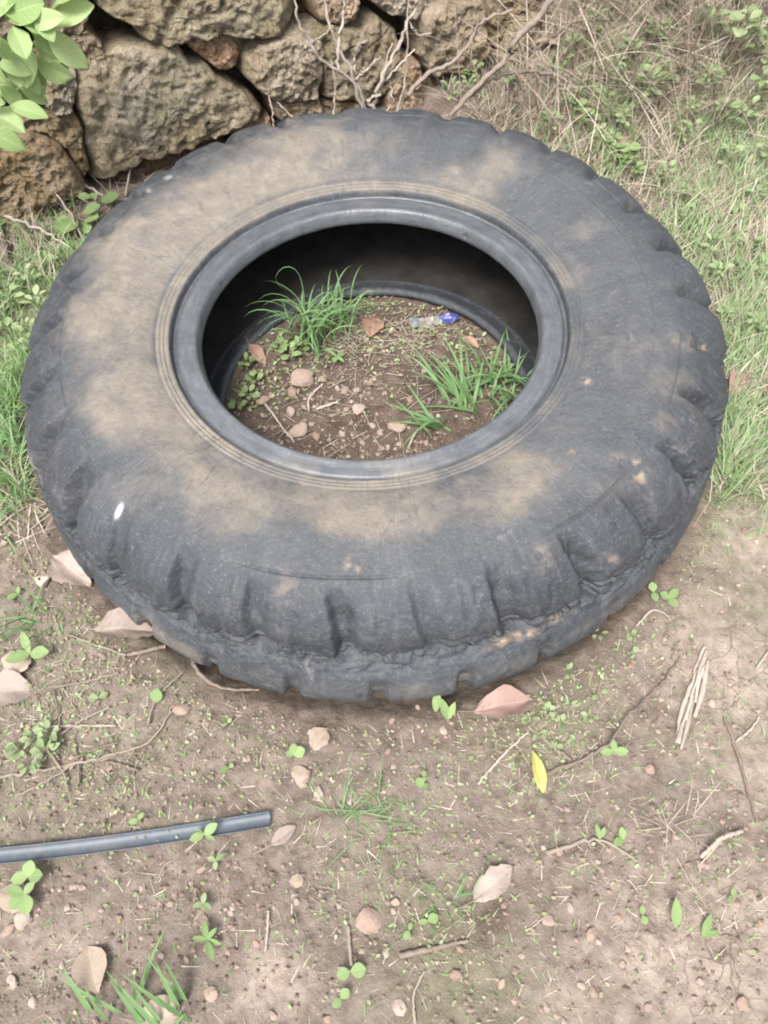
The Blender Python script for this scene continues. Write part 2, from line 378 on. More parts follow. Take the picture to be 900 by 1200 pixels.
# ------------------------------------------------------------------ tyre
def build_tyre():
    NL = 30; NT = 990
    up = [(.2575, .174), (.2560, .179), (.2567, .185), (.2590, .1925), (.2615, .1965), (.2645, .1982), (.2690, .1975), (.2760, .1958), (.2840, .1948), (.2900, .1935), (.2935, .1905), (.2960, .1885), (.2982, .1905), (.3, .1985), (.3025, .2025), (.3065, .2030),
          (.3080, .2018), (.3095, .2036), (.3125, .2040), (.3140, .2026), (.3155, .2044), (.3185, .2050), (.3205, .2040), (.335, .2085), (.36, .2145), (.39, .2185), (.42, .219), (.45, .2145), (.475, .206),
          (.498, .192), (.516, .174), (.528, .155), (.535, .135), (.538, .118), (.540, .106), (.545, .094), (.553, .08), (.5600, .062), (.5635, .044), (.5620, .026), (.5560, .010), (.5450, -.004), (.528, -.012)]
    lo = [(.49, -.016), (.43, -.014), (.36, -.012), (.31, -.008), (.285, -.004), (.266, .003), (.2575, .009), (.2545, .015), (.2560, .0195), (.2600, .0225), (.2650, .0220), (.2720, .017), (.29, .006)]
    inn = [(.33, .002), (.40, .003), (.44, .005), (.462, .016), (.474, .05), (.474, .1), (.466, .135), (.446, .162), (.42, .178), (.39, .184), (.345, .182), (.305, .172), (.285, .168), (.270, .168), (.2615, .171)]
    cu = catmull(up, 330); cl = catmull([up[-1]]+lo, 70)[1:]; ci = catmull([lo[-1]]+inn+[up[0]], 80)[1:-1]
    prof = np.concatenate([cu, cl, ci]); n = len(prof); nu, nl = len(cu), len(cu)+len(cl)
    seg = np.linalg.norm(np.diff(prof, axis=0), axis=1); s = np.concatenate([[0], np.cumsum(seg)])
    tg = np.gradient(prof, axis=0); tg /= np.linalg.norm(tg, axis=1)[:, None]+1e-9; nrm = np.stack([-tg[:, 1], tg[:, 0]], -1)
    if (nrm[100]@np.array([0, 1])) < 0: nrm = -nrm
    th = np.linspace(0, 2*np.pi, NT, endpoint=False)
    R = np.repeat(prof[:, :1], NT, 1); Z = np.repeat(prof[:, 1:], NT, 1); TH = np.repeat(th[None], n, 0); S = np.repeat(s[:, None], NT, 1)
    up_m = (np.arange(n) < nu)[:, None]
    CY = np.stack([np.cos(TH)*.56, np.sin(TH)*.56, S], -1)
    jit = np.random.default_rng(11)
    # ---- tread rows: shoulder lugs (upper) and lower lugs, half a pitch apart
    n_lo = pn(CY, 9, 5); n_hi = fbm(CY, 30, 3, 8)
    def groove(ph, w, soft_a, soft_b):
        t = ph-np.floor(ph); return sst(0, soft_a, t)*(1-sst(w-soft_b, w, t))
    sS = s[np.argmin(np.abs(prof[:nu, 0]-.516)+np.abs(prof[:nu, 1]-.174))]      # shoulder
    sM = s[np.argmin(np.abs(prof[:nu, 0]-.540)+np.abs(prof[:nu, 1]-.106))]      # tread middle
    sB = s[np.argmin(np.abs(prof[:nu, 0]-.556)+np.abs(prof[:nu, 1]-.010))]
    phU = TH*NL/(2*np.pi)+.09*n_lo+.03*n_hi-1.1*(S-sS)+.3*(S-sS)**2
    phL = TH*NL/(2*np.pi)+.5+.05*n_lo+.02*n_hi+1.0*(S-sM)
    shb = .022*np.clip(np.sin(TH)+.2, 0, 1); eU = sst(sS-.07-shb, sS-.004-shb, S)*(1-sst(sM-.006, sM+.006, S))*up_m
    eL = sst(sM+.022, sM+.06, S)*(1-sst(sB+.05, sB+.07, S))*up_m
    gU = groove(phU, .38, .06, .22); gL = groove(phL, .24, .05, .07)
    ampU = (.5+.9*np.random.default_rng(5).random(NL+2))[np.floor(phU).astype(int) % NL]
    ampL = (.7+.6*np.random.default_rng(6).random(NL+2))[np.floor(phL).astype(int) % NL]
    swell = (1-gU)*eU*.002*np.sin(np.clip((phU-np.floor(phU)-.38)/.62, 0, 1)*np.pi)
    sd_f = 1+.8*np.abs(np.cos(TH))**1.5-.5*np.clip(np.sin(TH), 0, 1)**2
    disp = -.0140*gU*eU*ampU*sd_f-.013*gL*eL*ampL+swell
    # chewed rubber along the middle and shoulder tears
    mid = np.exp(-((S-sM+.006)/.016)**2)*up_m
    rag = np.abs(fbm(CY*np.array([1, 1, 2.2]), 26, 4, 2)); tear = sst(.28, .5, fbm(CY*np.array([.6, .6, 1.6]), 34, 3, 19))
    disp -= mid*(.010*sst(.15, .6, .9-rag*1.8)*(.4+.6*sst(-.3, .3, n_lo))+.010*tear)
    disp += mid*.0015*fbm(CY, 60, 3, 31)
    wearM = sst(sS-.1, sS, S)*up_m
    disp += wearM*(.0008*pn(CY, 16, 2)+.0005*fbm(CY, 80, 4, 4, .65))
    rip = sst(.42, .6, fbm(CY*np.array([1.8, 1.8, .55]), 24, 2, 77)); disp -= wearM*rip*.0025
    # sidewall undulation, fine radial cracks and the moulded hairline
    sw = up_m*sst(.32, .335, R)
    disp += sw*(.0022*pn(CY, 6, 3)+.0007*pn(CY, 20, 6)+.0005*fbm(CY, 90, 2, 3))
    ringl = np.exp(-((R-.418)/.0012)**2)*sst(-.55, -.45, np.sin(TH-.9)*-1)*up_m*(np.cos(TH-.25) > .85)
    disp += .0016*ringl
    hair = np.exp(-((R-.463-.004*pn(CY, 5, 1))/.0016)**2)*up_m*(Z > .15)*sst(-.1, .2, pn(CY, 4, 9))
    disp -= .0030*hair
    beadm = up_m*(1-sst(.30, .302, R)); disp += beadm*(.0006*pn(CY, 14, 6)+.0003*fbm(CY*np.array([1, 1, .3]), 120, 2))
    nick = np.exp(-((S-.012)/.006)**2)*up_m*sst(.5, .8, pn(CY, 17, 44)); disp -= .003*nick
    low = (~up_m); disp += low*.0012*pn(CY, 12, 3)
    R2 = R+disp*nrm[:, :1]; Z2 = Z+disp*nrm[:, 1:]
    Z2 = np.where(up_m & (Z > .1), Z2-.006*sst(.3, .5, R)*np.cos(2*(TH-.4))*.6, Z2)          # slightly sagged carcass
    front = np.clip(-np.sin(TH), 0, 1)**1.3
    R2 = R2+up_m*(.026*(1-front)*np.exp(-((Z-.112)/.045)**2)-.004*front*sst(.13, .06, Z)-.009*front*np.exp(-((Z-.118)/.035)**2))*sst(.47, .52, R)
    k = .968+.0587*(R2-.254)/.3
    X = R2*np.cos(TH); Y = k*R2*np.sin(TH)+.014+.0418*(R2-.254)/.3
    V = np.stack([X, Y, Z2], -1)
    # vertex normals
    du = np.roll(V, -1, 0)-np.roll(V, 1, 0); dv = np.roll(V, -1, 1)-np.roll(V, 1, 1)
    N = np.cross(du, dv); N /= np.linalg.norm(N, axis=-1)[..., None]+1e-12
    if N[150, 0, 2] < 0: N = -N; flip = True
    else: flip = False
    # ---- dirt
    msk = .30+.75*sst(.300, .303, R)*(1-sst(.319, .323, R))+.62*sst(.318, .33, R)*(1-sst(.385, .475, R))
    msk = msk-.35*(1-sst(.296, .300, R))
    V0 = np.stack([X, Y, Z2], -1); film = .6*up_m*sst(.298, .302, R)*(1-sst(.40, .50, R+.03*fbm(V0, 9, 3, 50)))+.25*up_m*sst(sM+.02, sM+.05, S)
    angf = .5+.5*np.cos(TH-math.radians(175)); msk = msk*(.4+.72*angf)
    msk = msk*(1-.75*sst(sS-.03, sS+.02, S))+.48*sst(sM+.02, sM+.05, S)*np.clip(-np.sin(TH), 0, 1)
    dust = sst(.22, 1.05, msk-.04+.5*fbm(V0, 7, 4, 14, .55)+.12*fbm(V0, 30, 4, 4, .6))*.74*up_m
    dust = np.maximum(dust, .45*sst(.3, 1, gL*eL)*sst(-.2, .4, n_hi))
    rot = .0244
    wx, wy, wz = V[..., 0], V[..., 1], V[..., 2]+rot*V[..., 0]
    px, py = project(np.stack([wx, wy, wz], -1))
    vis = ((CAM-np.stack([wx, wy, wz], -1))*N).sum(-1) > 0
    def blob(lst):
        o = np.zeros_like(px)
        for x, y, a, b, r, st in lst:
            c, sn = math.cos(math.radians(r)), math.sin(math.radians(r)); dx, dy = px-x, py-y
            o = np.maximum(o, st*np.exp(-(((dx*c+dy*sn)/a)**2+((-dx*sn+dy*c)/b)**2)**1.5))
        return o*vis*up_m
    clod = blob([(752, 553, 9, 14, -20, 1), (730, 540, 10, 8, 0, .5), (605, 748, 30, 6, -17, 1), (655, 725, 14, 4, -25, .7), (418, 665, 9, 13, 0, .9), (690, 447, 7, 4, 10, .9), (827, 408, 6, 5, 0, .8), (672, 531, 6, 4, 0, .7),
                 (340, 690, 12, 22, 10, .35), (720, 655, 8, 5, 0, .5), (805, 400, 18, 9, 20, .4), (640, 655, 12, 18, 0, .3), (785, 495, 14, 12, 0, .3)])*sst(-.45, .3, fbm(CY, 60, 3, 6))
    white = blob([(144, 600, 2.8, 9, 24, .95), (201, 209, 5, 2.5, -20, .2), (177, 225, 4, 2.5, 0, .16)])
    dust = np.clip(np.maximum(dust, blob([(420, 575, 260, 30, 0, .6), (150, 340, 50, 80, 20, .55)])*sst(-.35, .35, fbm(CY, 8, 4, 3))), 0, 1)
    # ---- split into parts
    F = grid_faces(n, NT, True); close = np.stack([np.full(NT, n-1)*NT+np.arange(NT), np.arange(NT), (np.arange(NT)+1) % NT, (n-1)*NT+(np.arange(NT)+1) % NT], -1)
    F = np.concatenate([F, close]); F = F[:, ::-1] if flip else F
    fi = F.min(1)*0
    row = np.concatenate([np.repeat(np.arange(n-1), NT), np.full(NT, n-1)]); colm = np.concatenate([np.tile(np.arange(NT), n-1), np.arange(NT)])
    rB = int(np.argmin(np.abs(cu[:60, 0]-.2975)+0*cu[:60, 1])); rB = next(i for i in range(nu) if cu[i, 0] > .2978)
    rS = next(i for i in range(nu) if s[i] > sS-.05)
    names = np.full(len(F), 'inner_liner', dtype=object)
    names[row < nl] = 'lower_bead'; names[row < nl-38] = 'lower_sidewall'
    names[row < nu] = 'tread'; names[row < rS] = 'upper_sidewall'; names[row < rB] = 'upper_bead'
    lugU = (eU[row, colm] > .2) & (gU[row, colm] < .5) & (row < nu); lugL = (eL[row, colm] > .3) & (gL[row, colm] < .5) & (row < nu)
    kU = np.floor(phU-.15).astype(int)[row, colm] % NL; kL = np.floor(phL-.15).astype(int)[row, colm] % NL
    root = put('tractor_tyre', None, loc=(0, 0, .002)); root.rotation_euler = (0, -rot, 0)
    tag(root, 'large worn black tractor tyre lying flat on the soil', 'tyre')
    mats = dict(upper_bead='bead', inner_liner='liner')
    Vf = V.reshape(-1, 3); Nf = N.reshape(-1, 3); at = dict(film=(film*np.ones_like(R)).ravel(), dust=dust.ravel(), clod=clod.ravel(), white=white.ravel(), tuv=CY.reshape(-1, 3))
    def piece(name, mask, parent):
        f = F[mask]
        if len(f) < 4: return None
        u, inv = np.unique(f, return_inverse=True)
        me = mesh_np(name, Vf[u], inv.reshape(f.shape), M[mats.get(name, 'rubber')], True, {a: b[u] for a, b in at.items()}, Nf[u])
        return put(name, me, parent)
    used = lugU | lugL; tread = None
    for nm in ('upper_bead', 'upper_sidewall', 'lower_sidewall', 'lower_bead', 'inner_liner', 'tread'):
        o = piece(nm, (names == nm) & ~used, root)
        if nm == 'tread': tread = o
    for i in range(NL): piece('shoulder_lug', lugU & (kU == i), tread)
    for i in range(NL): piece('lower_lug', lugL & (kL == i), tread)
    return root
TYRE = build_tyre()

# ------------------------------------------------------------------ stone wall
def stone_mesh(poly, prot, depth, seed, nr=40, na=150, rough=1.0):
    """outline in wall coordinates (metres) -> a rough boulder with a broken front face"""
    r = np.random.default_rng(seed); P = np.asarray(poly, float); c = P.mean(0); P = c+(P-c)*1.04
    cl = np.concatenate([P, P[:1]]); L = np.concatenate([[0], np.cumsum(np.linalg.norm(np.diff(cl, axis=0), axis=1))])
    t = np.linspace(0, L[-1], na, endpoint=False); O = np.stack([np.interp(t, L, cl[:, 0]), np.interp(t, L, cl[:, 1])], -1)
    size = np.sqrt((np.ptp(P, axis=0)**2).sum())
    O = O+((O-c)/np.linalg.norm(O-c, axis=1)[:, None])*(.018*size*fbm(O, 22, 3, seed))[:, None]
    rad = np.concatenate([np.linspace(0, .86, nr-9, endpoint=False), 1-.14*np.linspace(1, 0, 9)**1.7])
    A = c+rad[:, None, None]*(O-c)[None]
    # broken faces: lowest of a few tilted planes
    hgtf = np.full(A.shape[:2], prot)
    for q in range(8):
        a = r.uniform(0, 2*np.pi); sl = r.uniform(.04, .34) if q < 6 else r.uniform(.8, 1.3); d = np.array([math.cos(a), math.sin(a)])
        o = c+d*size*(r.uniform(.08, .32) if q < 6 else r.uniform(.3, .4))
        hgtf = np.minimum(hgtf, prot*r.uniform(.85, 1.1)-sl*((A-o)@d))
    edge = (1-np.clip(rad, 0, 1)**34)**.5
    B = np.concatenate([A, np.full(A.shape[:2]+(1,), seed*1.7)], -1)
    hgtf = hgtf+rough*(.008*fbm(B, 9, 2, 2)-.010*np.abs(fbm(B, 17, 3, 15))+.008*fbm(B, 34, 4, 5, .65)-.008*sst(.2, .6, fbm(B, 40, 2, 9)))
    hz = -depth*.35+(hgtf+depth*.35)*edge[:, None]
    back = [(1.0, -depth*.6), (.8, -depth), (.3, -depth*1.05), (.001, -depth*1.05)]
    A2 = np.concatenate([A]+[(c+f*(O-c))[None] for f, _ in back]); H2 = np.concatenate([hz]+[np.full((1, na), z) for _, z in back])
    V = W03+A2[..., :1]*WD3+A2[..., 1:]*WUP+H2[..., None]*WN3
    return V.reshape(-1, 3), grid_faces(len(A2), na, True)
wall = put('stone_wall', None, loc=W03)
tag(wall, 'dry stone wall of rough grey-brown boulders behind the tyre', 'wall')
WALL_STONES = [
 # outline in photo pixels, projected onto the wall face; protrusion, tint
 ([(104,-40),(112,4),(124,12),(150,22),(165,38),(192,44),(215,37),(250,32),(292,37),(335,34),(347,18),(350,-40)], .085, (.86,.84,.76)),
 ([(92,80),(110,63),(135,52),(170,46),(205,50),(217,68),(240,74),(255,90),(283,103),(307,128),(300,138),(268,149),(230,163),(200,173),(165,188),(140,199),(120,209),(112,208),(106,186),(101,160),(90,118)], .075, (1,.97,.9)),
 ([(216,42),(232,34),(262,36),(290,42),(284,54),(271,79),(254,78),(233,63),(220,52)], .045, (1.05,.82,.7)),
 ([(283,62),(296,46),(322,38),(352,32),(372,44),(374,80),(366,108),(340,113),(318,114),(300,101),(285,86)], .085, (1,.96,.92)),
 ([(354,34),(385,28),(420,32),(440,16),(462,34),(470,84),(450,110),(420,117),(378,111),(372,70)], .055, (.86,.82,.75)),
 ([(316,120),(340,114),(371,113),(377,134),(372,146),(340,146),(323,136)], .05, (1,.9,.82)),
 ([(378,116),(424,118),(424,150),(376,150)], .03, (.8,.72,.66)),
 ([(366,2),(372,22),(396,27),(416,20),(420,-30),(366,-30)], .04, (1,.85,.78)),
 ([(428,-4),(455,14),(482,20),(498,6),(498,-50),(424,-50)], .05, (1,.97,.95)),
 ([(48,86),(70,80),(86,78),(88,94),(83,126),(62,129),(46,112)], .06, (1,1,1)),
 ([(78,36),(99,31),(117,46),(121,62),(96,75),(80,68)], .05, (.82,.76,.68)),
 ([(26,-40),(96,-40),(101,16),(93,38),(72,34),(26,30)], .055, (1,.98,.95)),
 ([(-60,150),(-10,146),(34,148),(70,166),(95,196),(98,222),(58,236),(0,256),(-60,262)], .07, (.8,.7,.58)),
 ([(20,118),(46,128),(84,130),(93,140),(104,196),(98,204),(84,176),(54,152),(16,142)], .045, (.72,.64,.52)),
 ([(488,8),(520,0),(560,-6),(567,56),(542,84),(505,88),(489,62)], .065, (.92,.85,.78)),
 ([(450,112),(474,64),(486,70),(492,104),(486,146),(450,146)], .05, (1,.84,.76)),
 ([(272,152),(296,140),(318,139),(322,168),(284,176)], .02, (.95,.72,.6)),
 ([(572,-40),(650,-40),(640,40),(596,70),(572,50)], .03, (.85,.8,.7)),
 ([(20,60),(46,54),(74,70),(70,80),(46,84),(16,110),(-6,100)], .03, (.75,.7,.6)),
 ([(-70,-20),(18,-20),(20,40),(8,70),(-70,70)], .04, (.9,.86,.8)),
 ([(-70,76),(-6,84),(10,112),(6,140),(-70,144)], .045, (.85,.8,.72)),
 ([(492,92),(540,90),(560,100),(556,126),(494,128)], -.01, (.6,.52,.45)),
 ([(128,214),(168,196),(214,180),(262,160),(280,196),(220,236),(140,262),(120,240)], -.025, (.62,.5,.42)),
 ([(104,-90),(340,-80),(350,-48),(200,-44),(102,-46)], .05, (.9,.86,.8)),
]
stone_objs = []
def add_stone(poly2, prot, tint, seed, **kw):
    V, F = stone_mesh(poly2, prot, .16, seed, **kw)
    o = put('stone', mesh_np('stone', V-W03, F, M['stone']), wall); o.color = (*[g_*t_ for g_, t_ in zip((1.2, 1.15, 1.08), tint)], 1); return o
for i, (pp, pr, ti) in enumerate(WALL_STONES):
    poly = [wall2(x, y) for x, y in pp]; add_stone(poly, pr*.65, ti, i+1)
# courses that go on outside the frame: to the left and above
rs = np.random.default_rng(21)
def rnd_stone(a, b, wv, hv, seed):
    wv *= rs.uniform(.97, 1.12); hv *= rs.uniform(.95, 1.2); b += rs.uniform(-.012, .012); k = 9; an = np.sort(np.linspace(0, 2*np.pi, k, endpoint=False)+rs.uniform(-.3, .3, k)); q = rs.uniform(2.6, 4.5)
    sx = np.sign(np.cos(an))*np.abs(np.cos(an))**(2/q); sy = np.sign(np.sin(an))*np.abs(np.sin(an))**(2/q)
    add_stone(np.stack([a+sx*wv*.5*rs.uniform(.78, 1.04, k), b+sy*hv*.5*rs.uniform(.78, 1.04, k)], -1), rs.uniform(.03, .08), tuple(np.array([1, .96, .9])*rs.uniform(.8, 1)), seed, nr=24, na=64)
topb = max(wall2(x, -45)[1] for x in (0, 200, 400)); left = wall2(-66, 120)[0]
b = -.02; sd_ = 100
while b < .62:
    h = rs.uniform(.12, .17); a = left
    while a > left-.9:
        wv = rs.uniform(.12, .32); rnd_stone(a-wv/2-.004, b+h/2, wv, h, sd_); a -= wv+.006; sd_ += 1
    b += h+.004
b = topb-.03
while b < .62:
    h = rs.uniform(.12, .16); a = left
    while a < 1.35:
        wv = rs.uniform(.12, .33); rnd_stone(a+wv/2+.004, b+h/2, wv, h, sd_); a += wv+.006; sd_ += 1
    b += h+.004
rgt = wall2(655, 20)[0]; b = -.02
while b < topb-.06:
    h = rs.uniform(.1, .16); a = rgt if b > wall2(600, 20)[1]-.08 else wall2(575, 90)[0]
    while a < 1.35:
        wv = rs.uniform(.13, .26); rnd_stone(a+wv/2+.004, b+h/2, wv, h, sd_); a += wv+.006; sd_ += 1
    b += h+.004
# packed earth in the heart of the wall
A, Bv = np.meshgrid(np.linspace(-1.05, 1.5, 180), np.linspace(-.12, .63, 60)); AB = np.stack([A, Bv], -1)
off = -.075+.02*fbm(AB, 14, 4, 3)
Vf = W03+A[..., None]*WD3+Bv[..., None]*WUP+off[..., None]*WN3
put('earth_fill', mesh_np('earth_fill', (Vf-W03).reshape(-1, 3), grid_faces(60, 180), M['fill']), wall)

# ================================================================== plants and litter
def leaf_np(L=1.0, Wd=.5, p=1.0, fold=.12, curl=.2, nl=10, nw=5, tipw=.0, wav=.0, seed=0, notch=0.0):
    """lamina along +x, width in y; p < 1 widest near the tip, p > 1 widest near the stalk"""
    t = .5-.5*np.cos(np.pi*np.linspace(0, 1, nl)); a = np.linspace(-1, 1, nw)
    wv = Wd*.5*np.sin(np.pi*np.clip(t, 0, 1)**(1/p))**.75+tipw*Wd*.5*t**3
    wv[0] = max(wv[0], Wd*.02); wv[-1] = max(wv[-1], Wd*.02)
    r = np.random.default_rng(seed)
    T, Aa = np.meshgrid(t, a, indexing='ij'); Wm = wv[:, None]
    X = T*L-notch*L*(1-Aa**2)*T**6*-1
    Y = Aa*Wm*(1+.10*wav*r.normal(size=T.shape)*(np.abs(Aa) > .9))
    Zz = fold*Wd*np.abs(Aa)*np.sin(np.pi*T)+curl*L*(T-T*T)*-1*-1*.6-curl*L*T**2*.5
    Zz = Zz+wav*.05*L*pn(np.stack([T*3+seed*3.1, Aa*1.5, 0*T], -1), 1.0)*2
    V = np.stack([X, Y, Zz], -1).reshape(-1, 3); uv = np.stack([T, Aa, 0*T], -1).reshape(-1, 3)
    return V, grid_faces(nl, nw), uv
def leaf_mesh(name, mat, **k):
    V, F, uv = leaf_np(**k); return mesh_np(name, V, F[:, ::-1], mat, True, {'luv': uv})
def frame(d, upv=(0, 0, 1), roll=0.0):
    """euler that takes +x to d with +z near upv"""
    x = Vector(d).normalized(); z = Vector(upv); y = z.cross(x)
    if y.length < 1e-4: y = Vector((0, 1, 0))
    y.normalize(); z = x.cross(y); m = Matrix((x, y, z)).transposed()
    return (m @ Matrix.Rotation(roll, 3, 'X')).to_euler()
def in_tyre(x, y, m=0.0):
    r = np.hypot(x, (y-.05)/1.03); return (r > .235-m) & (r < .575+m)

# ------------------------------------------------------------------ plastic strip
def strip():
    a = hit(318, 962); b = hit(-130, 1016); d = b-a; L = np.linalg.norm(d[:2]); ang = math.atan2(d[1], d[0])
    wd, hh, th = .0100, .0065, .0014; an = np.linspace(math.pi*1.02, math.pi*1.98, 9)
    outer = [(wd*math.cos(q), hh+hh*math.sin(q)) for q in an]; inner = [((wd-th)*math.cos(q), hh+(hh-th)*math.sin(q)) for q in an[::-1]]
    sec = np.array(outer+inner); n = 60; t = np.linspace(0, L, n)
    bow = .006*np.sin(t/L*np.pi)
    V = np.stack([np.repeat(t[:, None], 18, 1), sec[None, :, 0]+bow[:, None], np.repeat(sec[None, :, 1], n, 0)], -1).reshape(-1, 3)
    F = grid_faces(n, 18, True)[:, ::-1]; q = [[i, i+1, 16-i, 17-i] for i in range(8)]
    F = np.concatenate([F, np.array(q), (n-1)*18+np.array(q)[:, ::-1]])
    c, s_ = math.cos(ang), math.sin(ang)
    G = np.stack([V[:, 0]*c-V[:, 1]*s_, V[:, 0]*s_+V[:, 1]*c, V[:, 2]], -1)
    tt = V[:, 0]; base = np.linspace(0, L, 40); hz = hgt(a[0]+base*c, a[1]+base*s_)
    cf = np.polyfit(base, hz, 2); G[:, 2] += np.polyval(cf, tt)+.0055-a[2]
    m = mesh_np('plastic_channel', G, F, M['plastic'], True); m.set_sharp_from_angle(angle=math.radians(40))
    o = put('plastic_channel', m, loc=a)
    bv = o.modifiers.new('bevel', 'BEVEL'); bv.width = .0005; bv.segments = 2; bv.limit_method = 'ANGLE'
    tag(o, 'blue-grey plastic channel strip lying on the soil at the left edge', 'plastic strip')
strip()

# ------------------------------------------------------------------ dead leaves
LS = {}
def dead(px, py, L, Wd, ang, mat, label, p=1.0, curl=.15, fold=.15, wav=.6, tilt=0.0, dz=.004, seed=0, name='dead_leaf', cat='leaf', stalk=True, group=None):
    """L, Wd in photo pixels near that spot; ang: direction in the photo, degrees counter-clockwise from right"""
    c = hit(px, py); k = np.linalg.norm(c-CAM)/FPX
    e = hit(px+20*math.cos(math.radians(ang)), py-20*math.sin(math.radians(ang))); d = e-c; d[2] = 0; dn = d/np.linalg.norm(d)
    fs = np.linalg.norm(d)/(20*k)                                        # foreshortening of the ground here
    m = leaf_mesh(name, M[mat], L=L*k*fs, Wd=Wd*k*1.1, p=p, curl=curl, fold=fold, wav=wav, nl=16, nw=9, seed=seed)
    st = c-dn*L*k*fs*.5
    o = put(name, m, loc=(st[0], st[1], float(hgt(st[0], st[1]))+dz+.004), rot=frame((dn[0], dn[1], tilt)))
    if stalk:
        V, F = tube(np.array([[.002, 0, .0005], [-.01, .002, .001], [-.022, .006, -.001]]), .0011, .0008, 5)
        put('stalk', mesh_np('stalk', V, F, M['wood']), o)
    tag(o, label, cat, group); return o
dead(590, 829, 74, 33, 14, 'pink', 'pinkish brown dead leaf just in front of the tyre', .95, .2, .4, 1.0, seed=1)
dead(150, 743, 74, 34, -3, 'grey', 'curled greyish dead leaf tucked against the front left of the tyre', 1, .25, .5, .9, seed=2, dz=.012)
dead(86, 672, 56, 34, -38, 'grey', 'broad pale dead leaf touching the left side of the tyre', 1, .3, .35, 1., seed=3, dz=.008)
dead(24, 780, 36, 30, 60, 'tan', 'tan dead leaf fragment beside a yellow-green seedling at the left edge', .9, .2, .2, .8, seed=4, stalk=False)
dead(14, 813, 52, 36, 10, 'grey', 'crumpled tan dead leaf cut by the left edge of the picture', .9, .2, .3, .9, seed=5, stalk=False)
dead(628, 906, 54, 13, -76, 'yellow', 'slender bright yellow leaf on the soil', .75, .25, .4, .3, seed=6, dz=.008, name='yellow_leaf')
dead(577, 1036, 62, 26, 42, 'grey', 'greyish tan dead leaf with a scalloped edge on the bare foreground soil', 1, .1, .2, .9, seed=7)
dead(333, 980, 36, 14, 38, 'grey', 'small narrow dead leaf beside the end of the plastic strip', 1, .1, .2, .3, seed=8)
dead(112, 1137, 58, 31, 106, 'tan', 'pale spoon-shaped dead leaf above the foreground grass tuft', .72, .1, .2, .15, seed=9, dz=.006)
dead(187, 1191, 52, 32, 8, 'tan', 'pale dead leaf under the foreground grass tuft', .8, .1, .2, .3, seed=10)
dead(437, 387, 26, 24, 80, 'orange', 'orange-brown leaf scrap at the back of the soil inside the tyre', 1, .2, .2, .9, seed=11, stalk=False)
dead(302, 418, 30, 13, -50, 'orange', 'reddish dry leaf on the left of the soil inside the tyre', 1, .2, .2, .5, seed=12)
dead(862, 452, 40, 20, 70, 'pink', 'small pink-brown dead leaf in the grass right of the tyre', 1, .2, .2, .5, seed=13, dz=.012)
dead(731, 180, 26, 14, 20, 'pink', 'pinkish dead leaf at the back right of the tyre on the weeds', 1, .2, .3, .4, seed=14, dz=.02)
dead(545, 437, 14, 8, 60, 'orange', 'tiny orange leaf scrap by the grass inside the tyre', 1, .2, .2, .4, seed=15, stalk=False)
dead(640, 64, 34, 9, 12, 'tan', 'yellowish narrow dry leaf hanging on the stems behind the tyre', 1, .2, .2, .2, seed=16, dz=.03)
dead(375, 868, 30, 22, 60, 'tan', 'silvery shredded leaf skeleton on the soil between tyre and strip', 1, .25, .3, 1., seed=17, stalk=False)
dead(20, 1052, 38, 30, 80, 'tan', 'pale tan leaf scrap beside round-leaved seedlings below the strip', 1, .2, .2, .7, seed=18, stalk=False)
dead(552, 405, 20, 9, -35, 'orange', 'reddish brown leaf scrap at the right of the soil inside the tyre', 1, .2, .2, .4, seed=19, stalk=False)

# ------------------------------------------------------------------ stones and the empty nut shell
def pebble_np(seed, n=10, m=14, flat=.7, rough=.25):
    u = np.linspace(0, np.pi, n); v = np.linspace(0, 2*np.pi, m, endpoint=False); U, Vv = np.meshgrid(u, v, indexing='ij')
    P = np.stack([np.sin(U)*np.cos(Vv), np.sin(U)*np.sin(Vv), np.cos(U)], -1)
    r = np.random.default_rng(seed); rad = 1+rough*fbm(P, 1.2, 3, seed*3.3)
    for q in range(9):
        d = r.normal(size=3); d /= np.linalg.norm(d); rad = np.minimum(rad, r.uniform(.6, .92)/np.clip(P@d, .05, 1))
    rad[0] = rad[0].mean(); rad[-1] = rad[-1].mean()
    return (P*rad[..., None]*np.array([1, r.uniform(.65, .95), flat])).reshape(-1, 3), grid_faces(n, m, True)
PEB = [mesh_np('pebble', *pebble_np(i), M['pebble'], False) for i in range(9)]
def pebble(px, py, size, label, group=None, name='pebble', sink=.35):
    c = hit(px, py); k = np.linalg.norm(c-CAM)/FPX; r = size*k*.55
    o = put(name, PEB[random.randrange(9)], loc=(c[0], c[1], c[2]+r*.7*(1-2*sink)), rot=(random.uniform(-.3, .3), random.uniform(-.3, .3), random.uniform(0, 6.3)), scale=(r, r*random.uniform(.85, 1.1), r*random.uniform(.7, 1)))
    tag(o, label, 'stone', group); return o
pebble(354, 446, 30, 'largest reddish stone inside the tyre, in front of the tall grass tuft', name='stone')
pebble(349, 507, 24, 'knobbly pale pink stone at the near rim inside the tyre', name='stone')
pebble(308, 472, 19, 'rounded tan stone at the left inside the tyre', name='stone')
pebble(464, 503, 22, 'pale grey-pink stone near the lower grass blades inside the tyre', name='stone')
pebble(421, 480, 17, 'pale stone in the middle of the soil inside the tyre', name='stone')
pebble(343, 462, 14, 'pinkish stone just below the largest stone inside the tyre', name='stone')
for x, y, q in [(379,445,11),(404,459,11),(434,448,9),(341,484,13),(401,509,10),(370,512,11),(446,508,9),(419,459,9),(395,456,7),(366,498,8),(318,465,9),(497,437,11),(436,499,9),(405,481,8),(311,489,6),(388,468,6),(450,462,7),(480,470,7),(470,440,6),(330,520,7),(425,520,8),(355,478,6),(412,497,6),(500,520,8),(455,525,7)]:
    pebble(x, y, q, 'small pale pebble on the soil inside the tyre', 'pebbles inside the tyre')
